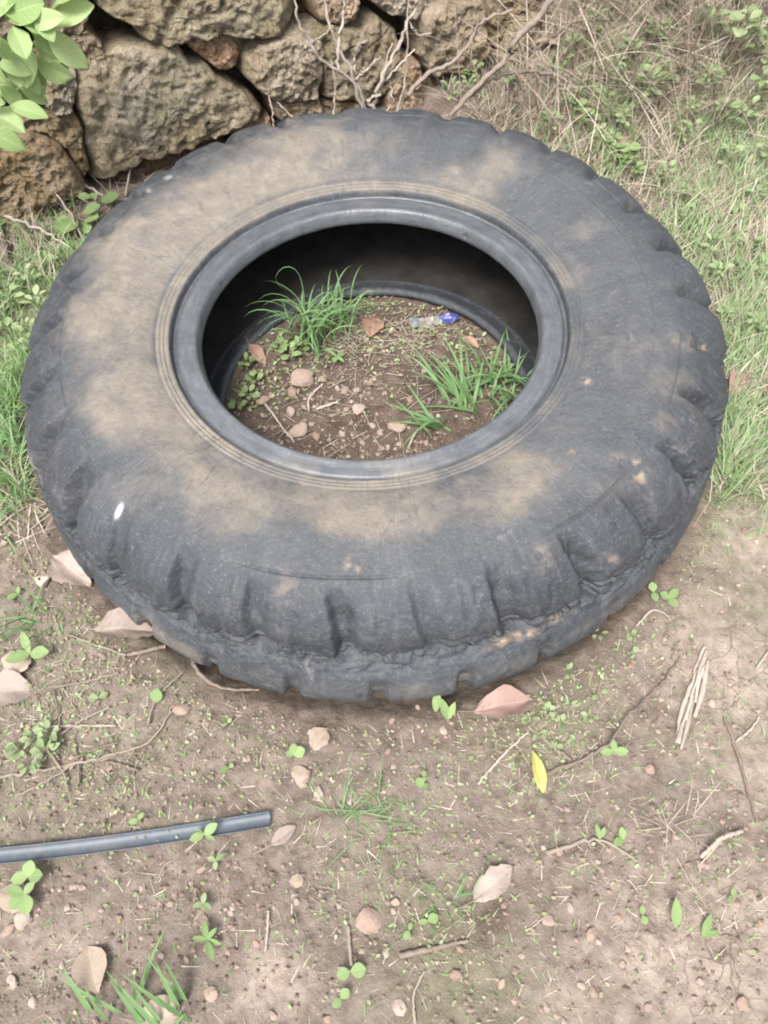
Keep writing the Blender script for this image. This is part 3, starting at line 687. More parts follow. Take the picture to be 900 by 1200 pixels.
pebble(432, 1078, 34, 'flat pale tan stone chip in the middle foreground', name='stone', sink=.6)
pebble(351, 908, 26, 'reddish earth clod right of the strip end', name='stone', sink=.55)
pebble(374, 930, 18, 'smaller pinkish clod right of the strip end', name='stone', sink=.5)
pebble(213, 832, 18, 'pale round pebble in front of the tyre at the left', name='stone')
pebble(28, 1076, 22, 'pinkish stone below the pale leaf scrap at the left edge', name='stone', sink=.5)
pebble(10, 1090, 16, 'tan stone at the left edge below the strip', name='stone', sink=.5)
pebble(247, 1163, 16, 'small orange-tan stone right of the foreground grass tuft', name='stone')
pebble(3, 637, 14, 'small red-brown stone left of the tyre by the grass', name='stone')
pebble(897, 271, 20, 'white stone in the grass at the right edge', name='white_stone', sink=.3).color = (1, 1, 1, 1)
rp = np.random.default_rng(5)
for x, y, q in [(762,903,12),(643,1079,14),(693,1094,13),(667,1063,10),(534,1143,14),(587,1153,11),(680,1155,9),(694,1163,10),(870,1176,14),(725,1075,8),(820,1014,9),(890,1080,8),(540,1112,9),(463,1058,10),(461,1068,8),(424,1115,7),(452,1117,9),(347,1057,8),(348,1033,14),(300,1105,9),(220,1124,8),(190,1120,7),(235,1020,9),(238,1018,7),(98,1041,9),(148,985,9),(468,1180,14),(40,1175,10),(15,1150,12),(590,1060,8),(800,770,9),(860,795,9),(834,826,10),(740,780,8),(460,845,9),(520,858,11),(455,880,9),(490,830,8),(700,1010,7),(655,1000,8),(560,985,7),(500,960,7),(410,940,8),(290,890,8),(130,900,8),(95,890,7),(60,760,8),(70,820,8),(200,1060,8),(270,1070,7),(140,1075,8),(320,1190,9),(385,1195,8),(760,1180,9),(820,1150,8),(730,1130,8),(640,1180,9),(610,1120,8)]:
    pebble(x, y, q, 'small pale pebble half sunk in the foreground soil', 'pebbles on the foreground soil')
def nut():
    c = hit(53, 683); V, F = pebble_np(77, 22, 30, .85, .06); V = V*.0135
    d = np.array([-.25, -.25, .93]); P = V/np.linalg.norm(V, axis=1)[:, None]; a = np.arccos(np.clip(P@d, -1, 1))
    V = V-V*(1-sst(.16, .34, a))[:, None]*.6
    o = put('nut_shell', mesh_np('nut_shell', V, F, M['tan']), loc=(c[0], c[1], c[2]+.009)); tag(o, 'round dry nut shell with a dark hole left of the tyre', 'nut shell')
    bm = V.copy()
    ring = mesh_np('hole', *pebble_np(5, 8, 12, .4, .05), M['fill']); put('hole', ring, o, loc=d*.0075, rot=frame(tuple(d)), scale=.0034)
nut()
# ------------------------------------------------------------------ crumpled wrapper inside the tyre
def wrapper():
    k = NB('printed_foil'); v = k.coord(); sp = k.n('ShaderNodeSeparateXYZ'); k.l(v, sp.inputs[0])
    n = k.noise(60, 4, .6, v)
    c = k.ramp(k.math('ADD', sp.outputs[0], k.math('MULTIPLY', n, .01)), (0, (.55, .55, .56)), (1, (.55, .55, .56)))
    x = k.n('ShaderNodeMapRange'); k.l(sp.outputs[0], x.inputs[0]); x.inputs[1].default_value = -.045; x.inputs[2].default_value = .045
    c = k.ramp(k.math('ADD', x.outputs[0], k.math('MULTIPLY', k.math('SUBTRACT', n, .5), .12)), (.0, (.15, .18, .19)), (.14, (.13, .16, .19)), (.2, (.17, .155, .145)), (.56, (.24, .225, .215)), (.62, (.05, .06, .2)), (1, (.04, .05, .17)))
    k.done(c, .35, k.bump(n, .5, .003), .5)
    t = np.linspace(-.045, .045, 40); a = np.linspace(-.012, .012, 14); T, A_ = np.meshgrid(t, a, indexing='ij')
    Wd = (.55+.45*np.abs(t)/.045+.25*pn(np.stack([t*60, 0*t, 0*t], -1)))[:, None]*(1-.55*sst(.03, .045, t))[:, None]; P = np.stack([T, A_*Wd, 0*T], -1)
    z = .007*np.abs(fbm(P, 45, 3, 2))+.006*sst(.0, .045, T)+.002
    tp = np.stack([T, A_*Wd, z], -1).reshape(-1, 3); c0 = hit(509, 378)
    o = put('wrapper', mesh_np('wrapper', tp, grid_faces(40, 14), k.m), loc=(c0[0], c0[1], c0[2]+.002), rot=(.25, 0, math.radians(8)))
    so_ = o.modifiers.new('thick', 'SOLIDIFY'); so_.thickness = .0005
    tag(o, 'crumpled silver and dark blue plastic wrapper on the soil inside the tyre', 'wrapper')
wrapper()

# ------------------------------------------------------------------ twigs and stems
def twig(pts, w0, w1, label, mat='wood', lift=.004, name='twig', cat='twig', group=None, jit=.12, seed=0, arch=0.0, side=6):
    P = np.array([hit(x, y) for x, y in pts]); P[:, 2] += lift; C_ = catmull(P, max(8, 7*len(pts)))
    n = len(C_); C_[:, 2] += arch*np.sin(np.linspace(0, np.pi, n)); hz = hgt(C_[:, 0], C_[:, 1])+.0015; C_[:, 2] = np.maximum(C_[:, 2], hz)
    L = np.linalg.norm(C_[-1]-C_[0]); C_[1:-1] += np.random.default_rng(seed).normal(size=(n-2, 3))*L*.006
    k = np.linalg.norm(P[0]-CAM)/FPX; V, F = tube(C_, w0*k*.5, w1*k*.5, side, jit, seed); o = put(name, mesh_np(name, V-P[0], F, M[mat]), loc=P[0])
    tag(o, label, cat, group); return o
twig([(642,908),(700,882),(735,840),(762,815),(800,768)], 4.5, 2, 'long thin twig running up the right foreground past the tyre', seed=1, arch=.01)
twig([(560,920),(590,885),(618,860)], 3.2, 2, 'thin pale twig in front of the tyre left of the yellow leaf', 'pale', seed=2)
twig([(618,852),(640,870),(668,892)], 4.5, 3.5, 'short grey stick just above the yellow leaf', seed=3)
twig([(848,842),(862,880),(886,965)], 4.5, 2.5, 'dark bent twig on the bare clay at the right', seed=5)
twig([(58,853),(96,852),(137,851)], 3.4, 2.5, 'straight white stick left of the tyre above the strip', 'pale', seed=6)
twig([(222,762),(236,792),(262,810),(305,812)], 5.5, 3, 'curved brown root along the front left foot of the tyre', seed=7, lift=.012)
twig([(0,912),(60,902),(130,886),(180,868),(205,828)], 3.8, 2, 'long crooked twig across the soil left above the strip', seed=9)
twig([(468,1120),(505,1112),(548,1102)], 7, 4, 'grey stick in the lower middle foreground', seed=10)
twig([(408,1086),(410,1108),(412,1132)], 4.2, 3.5, 'short upright brown stalk beside round seedling leaves', seed=11)
twig([(486,1200),(485,1165),(497,1138)], 3, 2, 'thin bent straw at the bottom edge of the picture', 'pale', seed=12)
twig([(315,1068),(314,1090),(312,1115)], 3, 2.5, 'thin pale stalk above the small clay mound', 'pale', seed=13)
twig([(-20,258),(20,238),(52,228),(92,229),(130,236)], 4, 2.5, 'arched pale stem across the foot of the wall at the left', 'pale', seed=14, arch=.05)
twig([(-20,252),(20,270),(70,292),(100,305)], 3.4, 2, 'pale straw slanting into the grass left of the tyre', 'pale', seed=15, arch=.03)
twig([(-10,262),(5,285),(14,320)], 9, 8, 'thick grey-brown stick at the left edge by the wall', seed=16, lift=.02)
twig([(818,296),(834,270),(841,256)], 2.6, 2, 'short white stem beside the right shoulder of the tyre', 'pale', seed=17, arch=.03)
twig([(105,292),(60,226),(38,170)], 2.5, 1.5, 'thin pale straw leaning on the wall at the left', 'pale', seed=18, arch=.05)
twig([(148,232),(165,205),(182,172)], 2.4, 1.5, 'fine dry stem in front of the big wall block', 'pale', seed=19, arch=.04)
twig([(300,460),(330,500),(345,520)], 2.6, 2, 'straw on the near left soil inside the tyre', 'pale', seed=20)
twig([(362,484),(363,468),(378,452)], 3, 2.5, 'forked pale straw beside the largest stone inside the tyre', 'pale', seed=21)
twig([(371,482),(385,477),(396,473)], 4, 2.5, 'short pale splinter in the middle of the tyre hole', 'pale', seed=22)
twig([(478,528),(484,515),(490,505)], 3, 2, 'white straw at the near rim inside the tyre', 'pale', seed=23)
twig([(668,700),(690,740),(700,790),(700,832)], 3, 2, 'thin dark stem right of the tyre running down the soil', seed=24)
twig([(745,735),(760,722),(782,724)], 2.5, 2, 'small arched pale stem right of the tyre', 'pale', seed=25, arch=.015)
twig([(860,870),(876,858),(888,842)], 2.8, 2, 'short pale straw on the cracked clay', 'pale', seed=26)
twig([(885,785),(895,770),(905,755)], 3, 2, 'white straw at the right edge on the clay', 'pale', seed=27)
twig([(820,1005),(840,985),(868,975)], 5, 4, 'pale looped dry stem at the lower right', 'pale', seed=28, arch=.012)
twig([(640,1000),(700,985),(745,1010)], 5, 3, 'brown stick pressed in the soil at the lower right', seed=29)
twig([(195,760),(170,766),(152,770)], 4.5, 4, 'short stick poking from under the front left of the tyre', seed=30, lift=.008)
for i, pts in enumerate([[(66,880),(72,850),(64,810)],[(95,920),(93,890),(88,868)],[(140,790),(105,800),(70,806)],[(130,830),(100,845),(60,870)],[(165,905),(130,895),(100,905)],[(75,900),(110,880),(140,872)],[(20,935),(60,915),(100,890)],[(150,770),(120,760),(80,745)],[(50,870),(75,905),(82,930)],[(175,850),(185,820),(215,790)]]):
    twig(pts, 3, 1.8, 'fine brown twig in the tangle left of the tyre above the strip', seed=40+i, lift=.006, group='twigs in the left tangle')
def straw_bark():
    root = put('bark_strip', None, loc=hit(812, 815)); tag(root, 'frayed pale strip of dry bark on the soil right of the tyre', 'bark strip')
    rq = random.Random(8); fib = [([(826,758),(817,790),(806,830)], 9), ([(818,785),(800,835),(793,872)], 8), ([(828,775),(822,810),(812,842)], 5), ([(815,800),(804,850),(796,880)], 4)]
    for _ in range(7):
        y0 = rq.uniform(760, 820); x0 = 826-(y0-758)*.29+rq.uniform(-4, 4); l_ = rq.uniform(30, 60); sl_ = rq.uniform(.22, .36); fib.append(([(x0, y0), (x0-sl_*l_*.5+rq.uniform(-3, 3), y0+l_*.5), (x0-sl_*l_, y0+l_)], rq.uniform(1.2, 2.4)))
    for q, (pts, w0) in enumerate(fib):
        P = np.array([hit(*p) for p in pts]); C_ = catmull(P, 16); k = np.linalg.norm(P[0]-CAM)/FPX*w0*.5; d = P[-1]-P[0]; sdv = np.array([-d[1], d[0], 0])/np.linalg.norm(d[:2])
        wv = k*np.array([.35+.65*math.sin(math.pi*(.1+.8*i/15)) for i in range(16)]); rr_ = np.random.default_rng(q); wv *= 1+.2*rr_.normal(size=16)
        V = np.stack([C_+sdv*(wv*a)[:, None]+np.array([0, 0, .003+.0012*(1-a*a)+.0007*q]) for a in (-1, -.3, .4, 1)], 1).reshape(-1, 3)
        o = put('fibre', mesh_np('fibre', V-np.array(root.location), grid_faces(16, 4)[:, ::-1], M['pale']), root); so_ = o.modifiers.new('thick', 'SOLIDIFY'); so_.thickness = .0012
straw_bark()

# ------------------------------------------------------------------ dry shrub in front of the wall
def branchset(root, lst, mat, off0=.10):
    for q, (pts, w0, w1, oa, ob) in enumerate(lst):
        n = len(pts); P = np.array([wallhit(x, y, oa+(ob-oa)*i/(n-1)) for i, (x, y) in enumerate(pts)])
        C_ = catmull(P, 6*n); C_[1:-1] += np.random.default_rng(q).normal(size=(len(C_)-2, 3))*.0016
        k = np.linalg.norm(P[0]-CAM)/FPX; V, F = tube(C_, w0*k*.5, w1*k*.5, 6, .1, q)
        put('branch', mesh_np('branch', V-np.array(root.location), F, M[mat]), root)
sh = put('dry_shrub', None, loc=wallhit(432, 128, .14)); tag(sh, 'leafless pale shrub with thin forked branches in front of the wall', 'shrub')
branchset(sh, [([(428,138),(412,94),(382,76),(363,50),(350,25),(342,-25)], 4, 2.4, .16, .16), ([(431,138),(418,96),(400,62),(386,28),(376,-30)], 4.5, 2.6, .15, .13), ([(397,82),(397,52),(402,22),(410,-30)], 4, 2.6, .14, .15),
    ([(434,140),(445,97),(465,60),(479,26),(502,-30)], 5, 3.2, .17, .17), ([(440,108),(458,86),(486,58)], 3.4, 1.8, .16, .17), ([(417,93),(431,80),(446,66)], 3, 1.6, .15, .17), ([(415,92),(417,62),(421,52),(430,48)], 2.6, 1.5, .15, .15),
    ([(464,138),(474,98),(478,60),(478,-20)], 2.6, 1.8, .16, .14), ([(424,130),(408,140),(380,140),(345,138),(325,120)], 2.4, 1.6, .16, .12), ([(391,134),(393,100),(388,70)], 2.2, 1.4, .14, .12), ([(440,128),(432,118),(446,110)], 4, 3, .18, .18),
    ([(365,50),(380,40),(390,30)], 2, 1.2, .16, .15), ([(479,26),(490,40),(505,38)], 2, 1.2, .17, .16), ([(320,150),(318,128),(315,112)], 2, 1.4, .12, .1), ([(454,138),(460,110),(452,80),(460,50)], 2, 1.2, .17, .15)], 'pale')
sh2 = put('dead_branch', None, loc=wallhit(535, 125, .2)); tag(sh2, 'thick grey dead branch slanting up over the weeds right of the wall', 'branch')
branchset(sh2, [([(528,135),(562,98),(590,72),(606,44),(634,18),(660,-30)], 5, 8, .22, .24), ([(478,112),(500,88),(530,72),(549,52),(566,24),(600,12)], 5, 3, .2, .2), ([(533,128),(572,96),(602,85),(648,86)], 4.5, 4, .22, .2), ([(605,86),(604,100),(606,122)], 4, 3.5, .22, .22),
    ([(625,60),(650,40),(672,25)], 3.5, 2.5, .2, .2), ([(563,98),(552,60),(566,12)], 2, 1.4, .22, .2)], 'wood')

# ------------------------------------------------------------------ leafy shrub at the upper left
def shrub():
    root = put('leafy_shrub', None, loc=hit(-70, 270)); tag(root, 'bright green broad-leaved shrub overhanging the wall at the upper left', 'shrub')
    base = np.array(root.location)
    ml = [leaf_mesh('leaf', M['bush'], L=1, Wd=w_, p=.8, curl=c_, fold=.18, wav=.35, nl=12, nw=7, seed=i) for i, (w_, c_) in enumerate([(.55, .25), (.5, .4), (.62, .15), (.48, .3)])]
    stems = [([(-70, 270), (-50, 170), (-20, 90), (20, 40)], .2, .16), ([(-70, 270), (-60, 180), (-10, 140), (40, 120)], .2, .15), ([(-70, 270), (-40, 120), (30, 60), (70, 20)], .2, .14), ([(-70, 270), (-50, 200), (-20, 150), (0, 130)], .22, .2)]
    for q, (pts, a, b_) in enumerate(stems):
        P = np.array([wallhit(x, y, a+(b_-a)*i/3) for i, (x, y) in enumerate(pts)]); C_ = catmull(P, 20); V, F = tube(C_, .005, .0022, 6, .05, q)
        put('stem', mesh_np('stem', V-base, F, M['greenstem']), root)
    L = [  # stalk end -> tip in photo pixels, distance in front of the wall face
     ((60,30),(96,8),.2),((52,30),(92,72),.2),((62,10),(98,-20),.2),((30,20),(70,60),.19),((40,50),(68,66),.21),((28,40),(30,90),.2),((38,70),(76,88),.2),((20,60),(40,100),.19),((0,50),(14,70),.2),((-5,75),(28,82),.22),
     ((5,20),(40,5),.2),((-10,30),(10,0),.2),((0,10),(35,22),.22),((20,100),(50,116),.18),((0,100),(22,120),.2),((8,125),(46,132),.2),((-20,128),(20,146),.22),((-25,150),(19,168),.24),((-10,40),(8,64),.24),((30,0),(60,-15),.2),
     ((0,-5),(26,-30),.2),((-30,60),(-2,90),.21),((-40,20),(-8,50),.22),((-40,100),(-4,118),.22),((30,55),(48,92),.17),((10,80),(30,112),.17),((15,30),(28,60),.23),((-50,-10),(-20,15),.2),((45,12),(58,40),.23),((-60,140),(-26,160),.23),((22,15),(46,34),.24),
     ((4,62),(20,92),.18),((-60,60),(-40,90),.2),((70,-20),(88,-44),.19),((30,-20),(50,-50),.2),((50,80),(46,112),.16),((-6,112),(16,100),.17),((36,30),(62,20),.22)]
    for i, (a, b_, d) in enumerate(L):
        jr = random.uniform(-.02, .02); pa = wallhit(*a, d+jr-.01); pb = wallhit(*b_, d+jr+random.uniform(.0, .03)); v = pb-pa; ln = np.linalg.norm(v)*1.22
        put('leaf', ml[i % 4], root, loc=pa-base, rot=frame(tuple(v), tuple(np.array([.15, -.55, .8])+RNG.normal(size=3)*.28)), scale=ln)
shrub()

# ------------------------------------------------------------------ seedlings and weeds
SEED = [leaf_mesh('leaf', M['seed'], L=1, Wd=w_, p=p_, curl=.12, fold=.06, nl=8, nw=5, seed=i) for i, (w_, p_) in enumerate([(.9, .9), (.8, 1), (.62, 1)])]
SLEND = leaf_mesh('leaf', M['seed'], L=1, Wd=.36, p=1.0, curl=.15, fold=.1, nl=9, nw=5, seed=5)
WEED = [leaf_mesh('leaf', M['weed'], L=1, Wd=w_, p=p_, curl=.2, fold=.12, nl=8, nw=5, seed=i+9) for i, (w_, p_) in enumerate([(.6, 1), (.8, .85), (.42, 1)])]
_v, _f = tube(np.array([[0, 0, -.1], [.02, 0, .5], [0, .02, 1.]]), .05, .035, 5); STEM = mesh_np('stem', _v, _f, M['greenstem'])
def plant(px, py, size, angs, label, meshes=SEED, lift=.006, name='seedling', cat='seedling', group=None, tilt=.15, spread=0.0, rnd=.28, pos=None):
    """leaves of about `size` pixels spreading from one point, angles in degrees on the ground"""
    c = hit(px, py) if pos is None else pos; k = np.linalg.norm(c-CAM)/FPX; L = size*k*.92
    root = put(name, None, loc=c); tag(root, label, cat, group)
    put('stem', STEM, root, scale=(max(lift, .004)*.25, max(lift, .004)*.25, lift))
    for i, a in enumerate(angs):
        a = math.radians(a+random.uniform(-8, 8)); t = tilt+random.uniform(-.25, .35); d = (math.cos(a), math.sin(a), t)
        hh = lift*(1 if spread == 0 else random.uniform(.45, 1)); off = spread*L
        put('leaf', random.choice(meshes) if isinstance(meshes, list) else meshes, root, loc=(math.cos(a)*off, math.sin(a)*off, hh+t*off), rot=frame(d), scale=L*random.uniform(1-rnd, 1+rnd))
    return root
plant(184, 826, 15, [75], 'single round seedling leaf on bare soil in front of the tyre at the left', tilt=.3)
plant(167, 964, 12, [60, 200], 'round bright seedling leaning on the upper edge of the strip', lift=.02)
plant(243, 981, 15, [150, 30, 200, 340], 'light green seedling sprouting at the lower edge of the strip', [SLEND, SEED[2]], lift=.02)
plant(40, 1030, 16, [90, 180, 0], 'topmost of the round-leaved seedlings below the strip at the left', lift=.02)
plant(36, 1050, 17, [60, 170, 300, 230], 'lower round-leaved seedling below the strip at the left', lift=.02)
plant(411, 1139, 15, [10, 190], 'twin-leaved round seedling beside the short brown stalk', lift=.012)
plant(400, 1170, 15, [50, 235], 'twin-leaved round seedling at the bottom middle', lift=.012)
plant(501, 1080, 13, [20, 180], 'twin-leaved seedling in the middle foreground right of the stone chip', lift=.01)
plant(479, 1091, 11, [70, 250], 'small seedling left of the twin-leaved seedling in the middle foreground', lift=.01)
plant(245, 1102, 20, [170, 350, 100, 300, 40], 'pale green star-shaped seedling above the foreground tuft', SLEND, lift=.014)
plant(478, 808, 18, [160, 320], 'two-leaved seedling against the front foot of the tyre', [SEED[2]], lift=.025, tilt=.5)
plant(510, 838, 26, [80, 100], 'slender seedling pair in front of the tyre, left one', SLEND, lift=.012, tilt=1.1)
plant(524, 846, 28, [60, 110], 'slender seedling in front of the tyre beside the pink leaf', SLEND, lift=.012, tilt=1.1)
plant(716, 884, 18, [90, 190, 350], 'three-leaved green seedling above the yellow leaf to the right', [SEED[2]], lift=.014)
plant(763, 698, 14, [100, 270], 'round seedling right of the tyre near its lower right edge', lift=.012)
plant(781, 706, 13, [40, 160, 280], 'small round seedling just right of another by the tyre edge', lift=.012)
plant(42, 772, 22, [110, 0, 200], 'yellow-green seedling beside the tan leaf at the left edge', [SLEND, SEED[2]], lift=.02)
plant(395, 425, 15, [150, 30, 260, 320], 'light green seedling in the middle of the soil inside the tyre', [SLEND, SEED[2]], lift=.016)
plant(788, 1088, 32, [95], 'single upright green leaf in the lower right clay', SLEND, lift=.012, tilt=.9)
plant(820, 1098, 22, [10, 60], 'faint green seedling leaf right of the single upright leaf', SLEND, lift=.008)
plant(728, 985, 12, [90, 200], 'small round seedling in the right foreground', lift=.008)
plant(700, 985, 20, [100, 60], 'pale narrow seedling in the right foreground', SLEND, lift=.01)
plant(268, 849, 9, [40, 220], 'tiny bright seedling in front of the tyre foot', lift=.008)
plant(270, 902, 9, [40, 200], 'tiny bright seedling above the strip', lift=.008)
plant(345, 888, 13, [170, 20, 90], 'small clover-like seedling right of the strip end', lift=.012)
plant(496, 912, 9, [80, 270], 'tiny seedling pair in the middle foreground below the tyre', lift=.01)
plant(495, 925, 11, [30, 120], 'small round seedling in the middle foreground below the tyre', lift=.01)
plant(855, 1050, 10, [60, 240], 'small seedling near the right edge in the foreground', lift=.008)
plant(751, 1073, 10, [90, 280], 'lone tiny seedling on the clay in the lower right', lift=.008)
plant(24, 700, 10, [90, 200], 'tiny seedling left of the nut shell', lift=.01)
plant(118, 820, 12, [180, 30], 'dull round seedling left in front of the tyre', [WEED[1]], lift=.008)
plant(255, 1010, 13, [40, 160, 280], 'dull green small weed below the strip', [WEED[0]], lift=.012)
plant(240, 1060, 14, [80, 200, 330], 'grey-green small weed below the strip in the foreground', [WEED[0]], lift=.012)
rw = random.Random(3)
ORD = 'first second third fourth fifth sixth seventh eighth ninth tenth eleventh twelfth'.split()
def ordlabels(lst, label):
    """rows from the top, then counted from the left"""
    n = len(lst); nr = 1 if n <= 5 else 2 if n <= 8 else 3; by = sorted(range(n), key=lambda i: lst[i][1]); out = [None]*n
    rows = [by[i*n//nr:(i+1)*n//nr] for i in range(nr)]; nm = [[''], [' in the upper row', ' in the lower row'], [' in the top row', ' in the middle row', ' in the bottom row']][nr-1]
    for r_, w_ in zip(rows, nm):
        for q, i in enumerate(sorted(r_, key=lambda i: lst[i][0])): out[i] = label+', '+ORD[q]+' from the left'+w_
    return out
def clumps(lst, label, group, sz, n, lift, name='weed', meshes=WEED):
    for (x, y, s_), lab in zip(lst, ordlabels(lst, label)):
        plant(x, y, sz*s_, [rw.uniform(0, 360) for _ in range(n)], lab, meshes, lift*s_, name, 'weed', group, .35, .45, .3)
clumps([(46,868,1),(30,880,1),(62,862,1),(60,885,1),(40,898,1)], 'small-leaved weed at the left edge', 'weeds of the left mat', 10, 12, .02)
clumps([(640,835,1),(655,850,1),(630,862,1),(665,828,1),(648,880,1),(675,870,1),(690,842,1),(620,845,1),(700,815,1),(735,745,1),(745,770,1),(700,745,1),(665,790,1)], 'tiny creeping weed before the tyre', 'creeping weeds right in front of the tyre', 7, 7, .01)
clumps([(785,24,1),(868,24,1.2),(762,62,.9),(850,84,1.6),(868,66,1.2),(716,104,.9),(752,132,1.2),(725,160,.9),(800,178,.9),(864,160,1),(878,128,1.1),(664,140,.9),(652,106,1),(666,76,.9),(700,144,.9),(640,168,.9),(884,90,1.2),(820,120,1),(838,160,1),(805,150,.8),(890,200,1),(845,208,1),(775,112,.9),(735,84,1),(690,52,.9),(825,50,1)],
       'pale leafy weed on the bank', 'weeds on the bank', 10, 15, .07)
clumps([(576,36,1),(592,22,1.1),(552,104,.9),(600,116,.9),(555,32,.9),(527,126,.9),(548,118,.8)], 'light green weed by the dead branch', 'weeds by the wall end', 9, 12, .06)
clumps([(712,186,1),(727,200,1.1),(716,197,1),(700,176,.9),(742,212,.9),(688,160,.9),(676,150,.9)], 'bright weed behind the tyre', 'bright weeds behind the tyre', 9, 13, .05, meshes=SEED)
clumps([(780,216,1),(792,240,.9),(800,262,.9),(830,300,1),(838,330,1),(881,394,1.3),(870,300,1),(886,330,1),(860,262,.9),(880,240,1),(845,380,.9)], 'low weed right of the tyre', 'weeds right of the tyre', 9, 10, .035)
plant(98, 266, 22, [250, 300, 200, 340, 20], 'broad light green weed between the wall foot and the left of the tyre', [SEED[0]], .03, 'weed', 'weed', None, .15, .25)
plant(118, 248, 17, [10, 60, 120, 180, 250], 'smaller light green weed right of the broad one at the wall foot', [SEED[0]], .03, 'weed', 'weed', None, .2, .3)
plant(240, 168, 15, list(range(0, 360, 30)), 'feathery light green weed behind the tyre under the big wall block', [SLEND, SEED[2]], .06, 'weed', 'weed', None, .7, .35)
plant(222, 172, 10, list(range(0, 360, 45)), 'small weed left of the feathery weed under the big wall block', [SEED[1]], .04, 'weed', 'weed', None, .4, .6)
clumps([(40,340,1.1),(20,365,1.2),(52,372,1.2),(15,400,1.3),(40,400,1.1),(60,318,.9),(8,330,1),(28,425,1)], 'leafy weed left of the tyre', 'weeds left of the tyre', 10, 7, .04)
clumps([(293,470,.9),(280,480,.8),(300,450,.8),(340,420,1),(352,415,1),(330,412,.8),(290,430,.8)], 'small weed inside the tyre', 'weeds inside the tyre', 10, 8, .02, meshes=SEED)

# ------------------------------------------------------------------ grass tufts with single blades
def blade_pts(base, az, L, lean, droop, n=12, ex=1.4):
    t = np.linspace(0, 1, n); th = lean+droop*t**ex; dx = np.cumsum(np.sin(th))*L/n; dz = np.cumsum(np.cos(th))*L/n
    return np.stack([base[0]+np.cos(az)*dx, base[1]+np.sin(az)*dx, base[2]+dz], -1)
def ribbon(P, w_, fold=.25):
    n = len(P); T = np.gradient(P, axis=0); S_ = np.cross(T, [0, 0, 1.]); S_ /= np.linalg.norm(S_, axis=1)[:, None]+1e-9
    Nn = np.cross(S_, T); Nn /= np.linalg.norm(Nn, axis=1)[:, None]+1e-9
    t = np.linspace(0, 1, n); wv = w_*.5*np.clip(np.minimum(.5+t*3, 1)*(1-t**2.2), .04, 1)
    V = np.stack([P-S_*wv[:, None]+Nn*(wv*fold)[:, None], P, P+S_*wv[:, None]+Nn*(wv*fold)[:, None]], 1).reshape(-1, 3)
    uv = np.stack([np.repeat(t, 3), np.tile([-1, 0, 1.], n), np.zeros(3*n)], -1); return V, grid_faces(n, 3), uv
def tuft(px, py, n, L, w_, label, spread=.012, lean=(.05, .6), droop=(.6, 2.0), az=None, mat='blade', group=None, seed=0, extra=(), ex=1.4):
    r = random.Random(seed); c = hit(px, py); root = put('grass_tuft', None, loc=c); tag(root, label, 'grass', group)
    todo = []
    for i in range(n):
        a = r.uniform(0, 2*math.pi) if az is None else math.radians(r.gauss(*az)); ln = L*r.uniform(.45, 1.05)
        b_ = (r.gauss(0, spread), r.gauss(0, spread*.8), -.004); todo.append((blade_pts(b_, a, ln, r.uniform(*lean), r.uniform(*droop), 12, ex), w_*r.uniform(.6, 1.1)))
    for (P, ww) in list(extra): todo.append((np.asarray(P)-c, ww))
    for P, ww in todo:
        P[:, 2] = np.maximum(P[:, 2], hgt(P[:, 0]+c[0], P[:, 1]+c[1])-c[2]+.001) if len(P) else P
        P[0, 2] -= .006; V, F, uv = ribbon(P, ww); put('blade', mesh_np('blade', V, F, M[mat], True, {'luv': uv}), root)
    return root
cb = hit(357, 396)
curlp = np.array([cb+np.array(q) for q in [(0, 0, 0), (.004, .01, .05), (.006, .015, .10), (.0, .02, .135), (-.016, .02, .148), (-.032, .016, .140), (-.038, .014, .122), (-.028, .012, .108), (-.012, .012, .1)]])
tuft(362, 400, 64, .165, .0046, 'tall arching green grass tuft at the back left inside the tyre', .022, (.0, .35), (1.8, 3.6), ex=2.2, seed=1, extra=[(catmull(curlp, 22), .003)])
tuft(392, 382, 34, .14, .004, 'finer green grass tuft right behind the tall tuft inside the tyre', .02, (.1, .6), (1.6, 3.2), ex=2.0, az=(20, 70), seed=2)
tuft(548, 480, 20, .16, .007, 'broad-bladed green grass spreading at the right inside the tyre', .016, (.5, 1.2), (.4, 1.2), az=(140, 55), seed=3)
tuft(582, 452, 60, .11, .005, 'dense dark green grass against the right inner rim of the tyre', .026, (.3, 1.1), (.6, 1.8), seed=4)
tuft(520, 505, 10, .10, .007, 'low grass blades at the near right rim inside the tyre', .012, (.8, 1.3), (.1, .5), az=(170, 40), seed=5)
tuft(165, 1190, 13, .11, .0065, 'bright green grass tuft at the bottom left of the picture', .03, (.25, .85), (.1, .8), az=(95, 50), seed=6)
tuft(212, 1190, 7, .13, .0068, 'tall grass blades right of the bottom left tuft', .012, (.3, .6), (.0, .4), az=(110, 30), seed=7)
tuft(420, 962, 26, .075, .0022, 'thin sprawling grass tuft in front of the tyre right of the strip', .022, (.9, 1.35), (.0, .3), seed=8)
tuft(45, 735, 18, .085, .0035, 'green grass tuft on the soil left of the tyre', .025, (.5, 1.2), (.2, .8), az=(200, 70), seed=9)
tuft(640, 935, 8, .03, .002, 'sparse short grass beside the yellow leaf', .02, (.5, 1.2), (0, .4), seed=10)
tuft(110, 875, 10, .04, .0024, 'low green sprigs in the twig tangle at the left', .03, (.5, 1.2), (0, .6), seed=11)
tuft(520, 1060, 12, .045, .0028, 'short grass sprigs above the twin-leaved seedling', .02, (.5, 1.1), (.1, .6), seed=12)
tuft(790, 975, 26, .07, .0018, 'dry straw-coloured grass clump in the right foreground', .02, (.6, 1.3), (.0, .5), seed=13, mat='pale' if False else 'tan')
